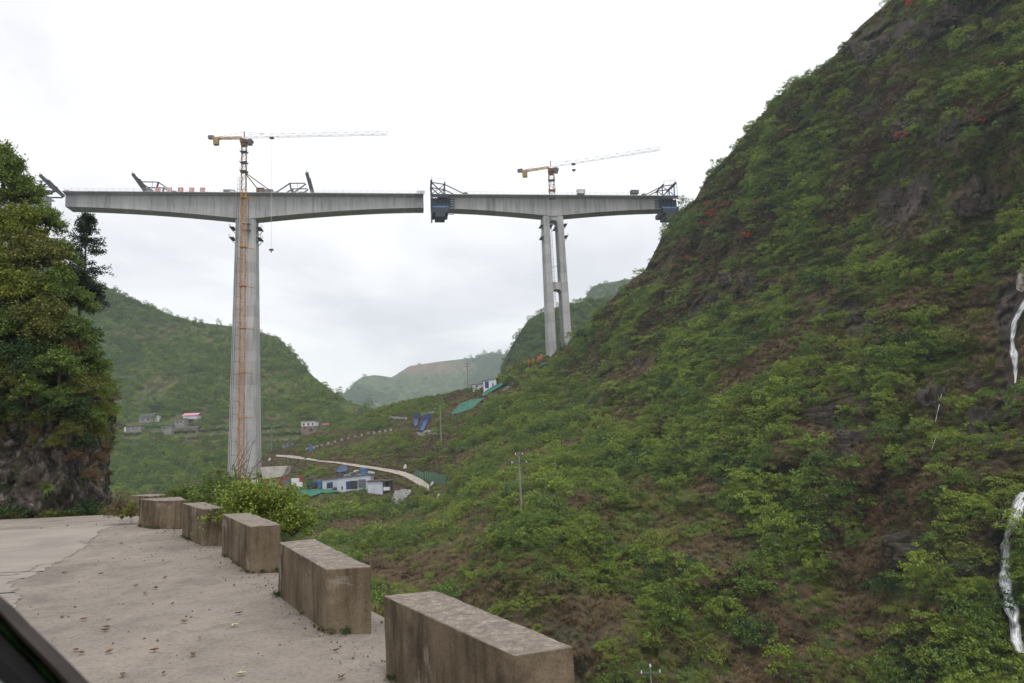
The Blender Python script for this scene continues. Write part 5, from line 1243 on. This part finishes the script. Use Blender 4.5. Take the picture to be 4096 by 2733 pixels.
# trees of the spur that stand out
for k, (u, v, s, kd_, lab) in enumerate(((415, 453, 2.4, 'mid', 'rounded green tree on the spur above the track bend'), (399, 457, 2.0, 'dark', 'dark green tree left of the rounded tree on the spur'), (432, 462, 2.0, 'mid', 'bushy tree above the green sheet fence'),
        (309, 490.5, 1.9, 'mid', 'green tree standing in front of the blue loader'), (417, 507, 2.2, 'olive', 'thin olive tree below the spoil heap'), (361, 505, 2.6, 'mid', 'leafy green tree below the long shed'), (328, 503, 1.6, 'mid', 'low green tree below the green net'), (320, 460, 1.8, 'bright', 'bright shrub tree above the pale track'), (305, 462, 1.3, 'mid', 'small tree above the pale track near the pier'), (372, 519, 2.2, 'bright', 'bright green tree under the footpath'))):
    p = PH(u, v, 2.0); t = thing('spur_tree', p, lab, 'tree', 'trees on the spur')
    MB().tube(p + [0, 0, -1], p + [.2, 0, s * 1.2], .14 * s * .6, .05, 6).build('trunk', simple('bark', (.10, .08, .06), .9, .1, .2, 2) if k == 0 else MATS['bark'], t)
    c_ = link('crown', VKIND[KIDX[kd_][0]][0], None, t); c_.scale = (s, s, s * .95); c_.location = (0, 0, s * .75); c_.rotation_euler = (0, 0, k * 1.3)

# terraced hill, bluff: woodland
def wood(ter, n, u0, u1, smin, smax, name, label, table, seed, w=None, nbig=0, biglab=None, blobs=()):
    rng = np.random.default_rng(seed)
    X, U_, V_, NR = ter.sample(n, rng, u0, u1, w)
    ok = np.ones(n, bool)
    for a, b_, c_, d_ in blobs: ok &= ~((U_ > a) & (U_ < c_) & (V_ > b_) & (V_ < d_))
    X, U_, V_ = X[ok], U_[ok], V_[ok]; n = len(X)
    sc = rng.uniform(0, 1, n) ** 1.5 * (smax - smin) + smin; kd = kinds(X / 3.0, rng.uniform(0, 1, n), table, seed + 1); ix = pick(kd, rng)
    rt = np.c_[np.zeros((n, 2)), rng.uniform(0, 6.28, n)]; s3 = np.c_[sc, sc, sc * rng.uniform(.8, 1.35, n)]
    pu, pv, pd = proj(X); order = np.argsort(-np.where((pu > 95) & (pu < 1024), sc / pd, 0)); big = order[:nbig]; rest = order[nbig:]
    for i in big: put(VKIND[ix[i]][0], X[i], rt[i], s3[i], biglab, 'tree', biglab, 'hill_tree')
    scatter(name, X[rest], rt[rest], s3[rest], ix[rest], label, 'woodland')
VB = [(99, 414, 110, 433), (122, 421, 143, 439), (137, 412, 160, 427), (159, 420, 199, 437), (172, 413, 199, 430), (299, 419, 317, 437), (321, 424, 330, 433)]
def d1(u, v, X): return np.clip((fbm(X / 38, 23, 4) - .30) * 3.4, .12, 1) * (1 - .75 * np.clip(1 - np.abs(v - 436) / 14, 0, 1) * ((u > 120) & (u < 262))) * (1 - .6 * gauss(u, v, [(165, 385, 25, 10, 1), (190, 330, 60, 6, .8), (270, 418, 18, 5, 1)]))
wood(TER1, 8000, 40, 400, 1.1, 3.3, 'terraced_hill_woodland', 'scrub and trees on the hill behind the tall pier', [('dark', .12), ('mid', .45), ('bright', .2), ('olive', .2), ('silver', .03)], 77, d1, 60, 'green tree standing out on the hill behind the tall pier', VB)
wood(TERB, 2600, 480, 690, 1.6, 3.6, 'bluff_woodland', 'woodland on the steep bluff beyond the twin legs', [('dark', .3), ('mid', .55), ('bright', .15)], 78)
wood(TERC, 1500, 572, 740, 2.0, 4.5, 'plateau_woodland', 'scrub on the far plateau', [('dark', .2), ('mid', .4), ('olive', .4)], 79)
wood(TERD, 3200, 310, 560, 4, 11, 'far_mountain_woodland', 'patchy woodland on the far mountain', [('dark', .3), ('mid', .5), ('olive', .2)], 80, lambda u, v, X: (1 - np.clip(gauss(u, v, [(432, 368, 34, 8, 1.2)]), 0, 1)) * np.clip((fbm(X / 200, 9, 3) - .42) * 5, .03, 1))
# dark conifers by the village
for u, v, s in ((152, 411, 3.2), (160, 410, 3.6), (156, 407, 2.6)):
    p = P1(u, v, 3); put(VKIND[KIDX['dark'][0]][0], p, (0, 0, u), (s * .8, s * .8, s * 1.6), 'dark evergreen standing behind the village', 'tree', 'dark evergreens behind the village', 'hill_tree')
# bare skyline trees
BARK = MATS['bark']

# rock outcrops
def rock_mesh(name, seed):
    bm = bmesh.new(); bmesh.ops.create_icosphere(bm, subdivisions=4, radius=1.0)
    co = np.array([v_.co for v_ in bm.verts]); q = co * np.array([2.6, 2.6, 1.1]) + seed * 7.7
    cell = _hash(np.floor(q[:, 0] + .6 * fbm(q, seed, 2)).astype(np.int64), np.floor(q[:, 1] + .6 * fbm(q + 9, seed, 2)).astype(np.int64), np.floor(q[:, 2]).astype(np.int64), seed)
    d = 1 + (cell - .5) * .42 + (fbm(co * 3 + seed, seed, 4) - .5) * .5
    d /= np.maximum(np.abs(co).max(1), .62)
    for v_, dd in zip(bm.verts, d): v_.co *= float(dd) * .8
    me = bpy.data.meshes.new(name); bm.to_mesh(me); bm.free()
    m, nt, b = mat(name, .95, .15); v = coords(nt, (1, 1, .3), 'World')
    c = ramp(nt, noise(nt, v, 1.5, 8, .72, .5), [(.3, (.018, .016, .015)), (.52, (.068, .058, .053)), (.75, (.15, .128, .116))])
    mo = ramp(nt, noise(nt, coords(nt, kind='World'), .6, 5, .6), [(.45, G3(0)), (.6, G3(.85))]); c = mixc(nt, mo, c, (.07, .055, .03))
    nt.links.new(c, b.inputs['Base Color']); bump(nt, b, noise(nt, v, 2.4, 7, .75), .8, .3)
    me.materials.append(m); return me
ROCKS = [rock_mesh('outcrop_rock', s) for s in (3, 8, 14, 22)]
rng = np.random.default_rng(91)
for (cu, cv, su, sv, a) in ROCKP:
    for k in range(max(1, int(2.6 * a * min(1.6, su / 22)))):
        u, v = cu + rng.normal() * su * .55, cv + rng.normal() * sv * .5
        if u < 560 or v < interp_poly(CREST_H, u) + 6 or u > 985: continue
        p = PH(u, v, -.5); s = rng.uniform(1.4, 2.8) * (.75 + .25 * p[1] / 150)
        o = put(ROCKS[rng.integers(4)], p, (rng.normal() * .15, rng.normal() * .15, rng.uniform(0, 6.28)), (s * rng.uniform(1, 1.9), s * .8, s * rng.uniform(.7, 1.5)), 'dark fractured rock outcrop among the shrubs of the right hillside', 'rock', 'rock outcrops on the right hillside', 'rock_outcrop')

# waterfalls
m, nt, b = mat('white_water', .95, .05)
ac = N(nt, 'ShaderNodeAttribute'); ac.attribute_name = 'across'; al = N(nt, 'ShaderNodeAttribute'); al.attribute_name = 'along'
cx_ = N(nt, 'ShaderNodeCombineXYZ'); nt.links.new(ac.outputs['Fac'], cx_.inputs[0]); nt.links.new(al.outputs['Fac'], cx_.inputs[1])
mp = N(nt, 'ShaderNodeMapping'); mp.inputs['Scale'].default_value = (8.0, .55, 1); nt.links.new(cx_.outputs[0], mp.inputs[0])
f = noise(nt, mp.outputs[0], 1.0, 5, .65, .6)
nt.links.new(ramp(nt, f, [(.35, (.50, .52, .54)), (.60, (.80, .81, .82))]), b.inputs['Base Color'])
edge = ramp(nt, ac.outputs['Fac'], [(.0, G3(0)), (.3, G3(.95)), (.5, G3(1)), (.7, G3(.95)), (1, G3(0))])
aa = N(nt, 'ShaderNodeMath', operation='MULTIPLY'); nt.links.new(ramp(nt, f, [(.30, G3(.1)), (.52, G3(1))]), aa.inputs[0]); nt.links.new(edge, aa.inputs[1]); nt.links.new(aa.outputs[0], b.inputs['Alpha'])
def fall(pts, label, off=1.9):
    t = np.linspace(0, len(pts) - 1, (len(pts) - 1) * 10 + 1); pa = np.array(pts, float); q = np.stack([np.interp(t, np.arange(len(pts)), pa[:, k]) for k in range(3)], 1)
    wob = (fbm(np.c_[t * 1.7, t * 0, t * 0], 3, 3) - .5) * 2; ww = q[:, 2] * (1 + .6 * wob) * 1.25; cu_ = q[:, 0] + (fbm(np.c_[t * .9, t * 0 + 5, t * 0], 8, 3) - .5) * q[:, 2] * .7
    a = np.linspace(0, 1, 9); UU = cu_[:, None] + (a[None] - .5) * 2 * ww[:, None]; VV = np.repeat(q[:, 1:2], 9, 1)
    Dm = DH(UU, VV); Dm = np.minimum(Dm, Dm.mean(1)[:, None] + .4); X = P(UU, VV, Dm - off - .35 * np.sin(a * math.pi)[None])
    n, k = X.shape[:2]; ii = np.arange(n * k).reshape(n, k); F = np.stack([ii[:-1, :-1], ii[1:, :-1], ii[1:, 1:], ii[:-1, 1:]], -1).reshape(-1, 4)
    me = np_mesh('waterfall', X.reshape(-1, 3), F, True); L = np.r_[0, np.cumsum(np.linalg.norm(np.diff(X[:, 4], axis=0), axis=1))]
    for nm, val in (('across', np.repeat(a[None], n, 0)), ('along', np.repeat(L[:, None], k, 1))):
        at_ = me.attributes.new(nm, 'FLOAT', 'POINT'); at_.data.foreach_set('value', val.astype(np.float32).ravel())
    tag(link('waterfall', me, m), label, kind='structure')
fall([(1025, 492, 6), (1022.7, 499, 6), (1012.8, 523.8, 5.5), (1007.5, 536, 4.0), (1006, 545, 4), (1005, 560, 5), (1004, 573, 6), (1007.5, 590, 5.5), (1011, 605, 5.5), (1014.5, 623, 6), (1017, 641, 6), (1022, 653, 5)], 'white waterfall dropping down the lower right slope')
fall([(1028, 296, 2.5), (1021, 310, 2.6), (1014, 322, 2.6), (1012.5, 340, 2.6), (1014, 353, 3), (1015, 369, 2.2), (1015, 383, 1.2)], 'narrow upper waterfall at the right edge')
fall([(941.5, 394, .3), (940, 402, .45), (937.5, 412, .5), (935.5, 422, .3)], 'thin trickle on the right slope')
fall([(939.5, 431, .3), (935, 440, .42), (931.5, 450, .3)], 'lower thin trickle on the right slope')
PALER = simple('wet_pale_rock', (.36, .30, .27), .5, .4, .25, .8)
drape('wet_rock', [(1016, 283), (1018, 276), (1024, 262), (1030, 255)], [(1017, 290), (1022, 292), (1027, 285), (1034, 278)], PALER, 1.2, 6, 6, .4, 'pale wet rock above the upper waterfall', 'rock')

# ==================================================================== NEAR VEGETATION
def spray_plant(seed, radii, nb, nsub, nleaf, leaf, droop=.35, start=(0, 0, 0), twig=.012, spread=.12, low=.15, trunk=0.0):
    """stems + leaves as numpy: arching branches, side twigs, leaves along them"""
    rng = np.random.default_rng(seed); mb = MB(); cen = []; out = []
    rx, ry, rz = radii; b0 = np.array([0, 0, 0.])
    if trunk: mb.tube((0, 0, -trunk), (0, 0, .1 * rz), .10 * rz * .6, .07 * rz * .6, 7)
    for i in range(nb):
        a = rng.uniform(0, 2 * math.pi); el = math.asin(rng.uniform(low, 1.0)); L = rng.uniform(.65, 1.08)
        d = np.array([math.cos(a) * math.cos(el) * rx, math.sin(a) * math.cos(el) * ry, math.sin(el) * rz]) * L
        ctl = d * .5 + np.array([0, 0, .28 * rz]) + rng.normal(size=3) * .08 * rz
        pts = [b0 * (1 - t) ** 2 + 2 * ctl * t * (1 - t) + (d - np.array([0, 0, droop * .3 * rz * math.cos(el)])) * t * t for t in np.linspace(0, 1, 7)]
        mb.path(pts, list(np.linspace(twig * 1.6, twig * .35, 7)), 4)
        for k in range(nsub):
            t = rng.uniform(.3, 1.0); j = min(5, int(t * 6)); q = pts[j] + (pts[j + 1] - pts[j]) * (t * 6 - j)
            sd_ = rng.normal(size=3) * np.array([1, 1, .55]) + d / np.linalg.norm(d) * .6; sd_ /= np.linalg.norm(sd_); l2 = rng.uniform(.14, .36) * (rx + rz) / 2
            e_ = q + sd_ * l2 - np.array([0, 0, droop * .2 * l2]); mb.bar(q, e_, twig * .5)
            tt = rng.uniform(.05, 1.05, nleaf)[:, None]; c_ = q * (1 - tt) + e_ * tt + rng.normal(size=(nleaf, 3)) * spread * l2 * 1.4
            cen.append(c_); out.append(np.repeat(sd_[None], nleaf, 0))
    cen = np.concatenate(cen); out = np.concatenate(out)
    v, f = leaves(rng, cen, out, leaf, .5, .15, .7, .8)
    return mb, v, f
_meshes = {}
def near_plant(name, key, loc, label, cat, group, rot=0.0, scale=1.0, kind='mid', **kw):
    if key not in _meshes:
        mb, v, f = spray_plant(**kw); me = bpy.data.meshes.new('stems'); me.from_pydata([tuple(q) for q in mb.v], [], mb.f); me.update(); me.materials.append(BARK)
        _meshes[key] = (me, {})
        _meshes[key][1]['raw'] = (v, f)
    st, d = _meshes[key]
    if kind not in d: d[kind] = np_mesh('foliage', *d['raw']); d[kind].materials.append(LM[kind])
    t = thing(name, loc, label, cat, group); t.rotation_euler = (0, 0, rot); s_ = (scale,) * 3 if np.isscalar(scale) else scale; t.scale = s_
    link('trunk' if cat == 'tree' else 'stems', st, None, t); link('crown' if cat == 'tree' else 'foliage', d[kind], None, t)
    return t
# leafy shrubs just below the road edge
def at(u, v, D): return P(float(u), float(v), float(D))
near_plant('leafy_shrub', 'nearA', at(262, 528, 15.2), 'bright green leafy shrub behind the third and fourth concrete blocks', 'shrub', None, kind='bright', seed=11, radii=(1.25, 1.2, 1.15), nb=64, nsub=11, nleaf=15, leaf=.068)
near_plant('leafy_shrub', 'nearB', at(229, 520, 18.8), 'broad green shrub behind the fourth block, below the tall pier', 'shrub', None, kind='mid', seed=12, radii=(1.3, 1.2, 1.35), nb=64, nsub=11, nleaf=14, leaf=.075)
near_plant('leafy_shrub', 'nearC', at(181, 508, 21.5), 'low green shrub behind the fifth concrete block', 'shrub', None, kind='mid', seed=13, radii=(.9, .8, .75), nb=40, nsub=9, nleaf=13, leaf=.075)
near_plant('leafy_shrub', 'nearC2', at(292, 536, 14.4), 'small bright shrub at the right end of the roadside greenery', 'shrub', None, kind='bright', seed=16, radii=(.55, .5, .6), nb=34, nsub=8, nleaf=13, leaf=.06)
near_plant('roadside_bush', 'nearD', at(122, 519, 20.8), 'dry brown roadside bush left of the fifth block', 'bush', None, kind='drygrass', seed=14, radii=(.5, .4, .75), nb=36, nsub=7, nleaf=9, leaf=.05, twig=.006)
near_plant('roadside_bush', 'nearE', at(131, 518, 20.4), 'small green bush against the fifth block', 'bush', None, kind='olive', seed=15, radii=(.32, .3, .5), nb=22, nsub=6, nleaf=9, leaf=.045, twig=.006)
# bare arching twigs above the shrub
mb = MB(); rngp = random.Random(4); b0 = at(240, 500, 16.8)
for k in range(9):
    tx = at(rngp.uniform(243, 264), rngp.uniform(440, 462), 16.8); md = (b0 + tx) / 2 + np.array([rngp.uniform(-.25, .05), 0, .15])
    mb.path([b0, md, tx], [.010, .006, .003], 4)
    for j in range(4): q = md + (tx - md) * rngp.uniform(.2, 1); mb.tube(q, q + np.array([rngp.uniform(-.1, .25), 0, rngp.uniform(.05, .22)]), .003, .002, 3)
tag(mb.build('bare_twigs', BARK), 'bare grey twigs rising from the roadside shrub before the pier', 'twigs')
# cliff-top trees
TREEKW = dict(radii=(1.9, 1.8, 1.9), nb=46, nsub=13, nleaf=15, leaf=.17, twig=.035, trunk=1.2, droop=.45, low=-.25)
CT = [(-20, 150, 37, 1.0, 'autumn'), (4, 172, 36.5, .95, 'mid'), (-30, 215, 35.5, 1.1, 'autumn'), (22, 190, 37, .72, 'mid'), (18, 225, 35.5, .95, 'autumn'), (46, 218, 36.5, .62, 'mid'), (36, 250, 35, .9, 'olive'), (60, 252, 36, .60, 'mid'), (-8, 265, 34.2, 1.1, 'autumn'),
      (25, 285, 34.2, .95, 'autumn'), (58, 285, 34.5, .75, 'mid'), (80, 300, 35.5, .55, 'mid'), (5, 322, 33.4, .95, 'mid'), (45, 318, 33.4, .9, 'olive'), (72, 330, 33.8, .7, 'mid'), (86, 352, 34.3, .48, 'mid'), (28, 355, 33, .8, 'dark'), (60, 362, 33, .72, 'mid'), (84, 385, 33.6, .5, 'olive'),
      (-40, 330, 33.0, 1.0, 'mid'), (92, 415, 33.6, .40, 'mid'), (70, 398, 33, .5, 'dark'), (12, 375, 32.5, .5, 'olive'), (-45, 120, 38, 1.0, 'mid'), (88, 333, 36, .42, 'dark'), (61, 396, 32.6, .42, 'mid'), (80, 411, 33.2, .38, 'dark'), (97, 388, 34, .36, 'mid'), (99, 431, 34, .30, 'olive'), (86, 441, 33.2, .32, 'dark'), (69, 427, 32.8, .34, 'olive'), (49, 402, 32.6, .42, 'dark'), (33, 388, 32.4, .45, 'mid'), (99, 363, 34.6, .34, 'mid'), (102, 409, 34.2, .3, 'olive'), (99, 457, 34, .24, 'dry'), (91, 472, 33.4, .22, 'dry'), (-4, 392, 32.4, .42, 'dark'), (76, 454, 32.9, .24, 'dry'), (56, 440, 32.6, .26, 'olive'), (14, 405, 32.3, .3, 'dark')]
ORD = ['first', 'second', 'third', 'fourth', 'fifth', 'sixth', 'seventh', 'eighth', 'ninth', 'tenth', 'eleventh', 'twelfth', 'thirteenth', 'fourteenth', 'fifteenth', 'sixteenth', 'seventeenth', 'eighteenth', 'nineteenth', 'twentieth', 'twenty-first', 'twenty-second', 'twenty-third', 'twenty-fourth', 'twenty-fifth'] + ['thirteenth', 'twelfth', 'eleventh', 'tenth', 'ninth', 'eighth', 'seventh', 'sixth', 'fifth', 'fourth', 'third', 'second', 'first', 'x', 'x', 'x']
NTOP = 25
for k, (u, v, D, s, kd_) in enumerate(CT):
    col = {'autumn': 'yellow-tinged green', 'mid': 'green', 'olive': 'olive green', 'dark': 'dark green', 'dry': 'brown withered'}[kd_]
    rk = sorted(q_[1] for q_ in CT).index(v); lab = '%s tree on the left cliff, %s' % (col, 'the highest one' if rk == 0 else ('%s from the top' % ORD[rk] if rk < 25 else ('the lowest one' if rk == len(CT) - 1 else '%s above the lowest' % ORD[len(CT) - 2 - rk])))
    p = at(u, v, D) - np.array([0, 0, .55 * s]); near_plant('cliff_tree', 'tree%d' % (k % 3), p, lab, 'tree', 'trees on the left cliff', rot=k * 2.1, scale=(s, s, s * .92), kind=kd_, seed=40 + k % 3, **TREEKW)
# conifer on the shoulder of the cliff
def conifer(seed, h):
    rng = np.random.default_rng(seed); mb = MB(); mb.tube((0, 0, -.6), (0, 0, h), .10, .02, 6); cen = []; out = []
    for k in range(90):
        z = h * rng.uniform(.05, 1) ** .8; L = (1 - z / h) ** .55 * h * .31 * rng.uniform(.5, 1.15) + .1; a = rng.uniform(0, 6.28); d = np.array([math.cos(a), math.sin(a), rng.uniform(-.05, .4)])
        e_ = np.array([0, 0, z]) + d * L; mb.bar((0, 0, z), e_, .02)
        n = 85; t = rng.uniform(.25, 1.08, n)[:, None]; cen.append(np.array([0, 0, z]) * (1 - t) + e_ * t + rng.normal(size=(n, 3)) * .10); out.append(np.repeat(d[None], n, 0))
    return mb, *leaves(rng, np.concatenate(cen), np.concatenate(out), .19, .32, .3, .6, .8)
mb, v, f = conifer(5, 5.2)
t = thing('conifer', at(84, 287, 46), 'dark slender conifer against the sky at the cliff shoulder', 'tree')
me = bpy.data.meshes.new('trunk'); me.from_pydata([tuple(q) for q in mb.v], [], mb.f); link('trunk', me, BARK, t)
link('crown', np_mesh('crown', v, f), LM['conifer'], t)
for u, v_, D, s, lab in ((80, 294, 44, .85, 'dark bush at the foot of the slender conifer'), (73, 277, 43, .62, 'dark tree left of the slender conifer'), (90, 296, 46, .6, 'small dark bush right of the slender conifer')):
    near_plant('cliff_tree', 'tree1', at(u, v_, D) - np.array([0, 0, .3]), lab, 'tree', 'trees on the left cliff', rot=u, scale=s, kind='conifer', seed=41, **TREEKW)
# hanging grass and small plants on the rock face
rng = np.random.default_rng(17)
kk = rng.integers(80, 262, 2600); ss = rng.integers(10, int(len(S) * .68), 2600); p = CL[kk, ss] - np.c_[inn[ss] * .1, np.zeros(2600)]
keep = rng.uniform(0, 1, 2600) < np.clip((p[:, 2] - .3) / 5, .08, 1) * np.clip(fbm(p / 2.0, 60, 3) * 3 - .9, 0, 1); p = p[keep]; n = len(p)
kd = rng.choice(['tuft_dry', 'tuft_drygrass', 'tuft_olive', 'tuft_mid'], n, p=[.3, .35, .2, .15]); sc = rng.uniform(.22, .6, n)
ang = np.arctan2(-inn[ss[keep]][:, 1], -inn[ss[keep]][:, 0])
scatter('cliff_grass', p, np.c_[np.full(n, 0), rng.uniform(1.3, 2.3, n), ang + rng.normal(0, .3, n)], np.c_[sc * 1.2, sc * 1.2, sc * 1.1], pick(kd, rng), 'brown grass hanging from the left cliff', 'grass')
NC = 2200; kk = rng.integers(100, 318, NC); ss = rng.integers(10, int(len(S) * .95), NC); p = CL[kk, ss] - np.c_[inn[ss] * .15, np.zeros(NC)]; w = rng.uniform(0, 1, NC) < np.clip((p[:, 2] - 2.2) / 4, 0, 1) * np.clip(fbm(p / 2.2, 66, 3) * 4 - 1.3, .1, 1); p = p[w]; n = len(p)
scatter('cliff_scrub', p, np.c_[np.zeros((n, 2)), rng.uniform(0, 6.28, n)], np.repeat(rng.uniform(.3, .75, n)[:, None], 3, 1), pick(rng.choice(['mid', 'olive', 'bright', 'dry', 'mid'], n), rng), 'leafy scrub clinging to the left cliff', 'scrub')
# low growth at the cliff foot and the road edge
n = 260; yy = rng.uniform(5, 30, n); p = np.c_[xe(yy) + rng.uniform(.05, .5, n), yy, zr(yy) - rng.uniform(.25, .6, n)]
scatter('verge_grass', p, np.c_[np.zeros((n, 2)), rng.uniform(0, 6.28, n)], np.repeat(rng.uniform(.2, .36, n)[:, None], 3, 1), pick(rng.choice(['tuft_olive', 'tuft_drygrass', 'tuft_mid'], n), rng), 'grass fringe below the road edge', 'grass')
n = 260; ss = rng.integers(5, int(len(S) * .62), n); p = CL[80, ss] - np.c_[inn[ss] * rng.uniform(.1, .5, n)[:, None], np.zeros(n)]; p[:, 2] = zr(p[:, 1]) - .1
scatter('cliff_foot_grass', p, np.c_[np.zeros((n, 2)), rng.uniform(0, 6.28, n)], np.repeat(rng.uniform(.35, .9, n)[:, None], 3, 1), pick(rng.choice(['tuft_olive', 'tuft_dry', 'tuft_mid', 'dark', 'olive'], n), rng), 'grass and weeds along the foot of the left cliff', 'grass')
n = 500; yy = rng.uniform(0, 45, n); w_ = rng.uniform(4, 45, n); p = np.c_[xe(yy) + w_, yy, zr(yy) - .5 - w_ * 1.05]
scatter('embankment_scrub', p, np.c_[np.zeros((n, 2)), rng.uniform(0, 6.28, n)], np.repeat(rng.uniform(.5, 1.0, n)[:, None], 3, 1), pick(rng.choice(['mid', 'olive', 'dark', 'tuft_olive'], n), rng), 'scrub on the slope below the road', 'scrub')

# ==================================================================== VEHICLE WINDOW FRAME (the photograph was taken from inside a vehicle)
def ip(u, v, D=.62): return P(float(u), float(v), D)
VF = thing('vehicle_window_frame', ip(20, 690), 'dark out of focus vehicle window frame in the lower left corner', 'window frame')
def strip(us, off0, off1, name, m, dy, th):
    """curved bar following the sill line between two offsets, thick along the view"""
    pts = [(-60, 560), (-20, 590), (0, 606), (21, 628), (42, 648), (60, 665.5), (78, 684), (110, 717), (150, 760)]
    secs = []
    for k, (u, v) in enumerate(pts):
        a, c_ = pts[max(0, k - 1)], pts[min(len(pts) - 1, k + 1)]; tx, ty = c_[0] - a[0], c_[1] - a[1]; l = math.hypot(tx, ty); nx, ny = -ty / l, tx / l
        w0 = off0 if not callable(off0) else off0(k); w1 = off1 if not callable(off1) else off1(k)
        A_ = ip(u + nx * w0, v + ny * w0, .62 + dy); B_ = ip(u + nx * w1, v + ny * w1, .62 + dy); m_ = ip(u + nx * (w0 + w1) / 2, v + ny * (w0 + w1) / 2, .62 + dy - th * .5)
        secs.append([A_, m_, B_, B_ + np.array([-.01, th, -.01]), A_ + np.array([-.004, th, -.004])])
    MB().loft(secs).build(name, m, VF, smooth=False)
TRIM = simple('brown_black_trim', (.035, .026, .022), .7, .3, .2, 20); RUB = simple('black_rubber', (.008, .008, .008), .6, .2, .1, 20); GLS = simple('green_sheen_glass_edge', (.012, .03, .008), .25, .6, .5, 30); SILL = simple('grey_sill', (.20, .24, .25), .4, .5, .15, 15)  # green in the glass colour stands in for reflected vegetation
strip(None, 0, lambda k: 4 + k * 1.2, 'outer_trim', TRIM, .0, .02); strip(None, lambda k: 4 + k * 1.2, lambda k: 17 + k * .9, 'glass_edge', GLS, .004, .02); strip(None, lambda k: 17 + k * .9, 52, 'rubber_seal', RUB, -.004, .025); strip(None, 52, 100, 'sill', SILL, .0, .02)

# ==================================================================== HAZE
hz = bpy.data.materials.new('valley_haze'); hz.use_nodes = True; nt = hz.node_tree; nt.nodes.clear()
o_ = N(nt, 'ShaderNodeOutputMaterial'); pvn = N(nt, 'ShaderNodeVolumePrincipled'); pvn.inputs['Color'].default_value = (.80, .90, 1.0, 1); pvn.inputs['Density'].default_value = .00021; pvn.inputs['Anisotropy'].default_value = 0.1
nt.links.new(pvn.outputs[0], o_.inputs['Volume'])
hb = MB().box((0, 1350, 180), (4000, 3400, 490)).build('haze', hz); tag(hb, 'thin valley haze', 'haze', kind='stuff')
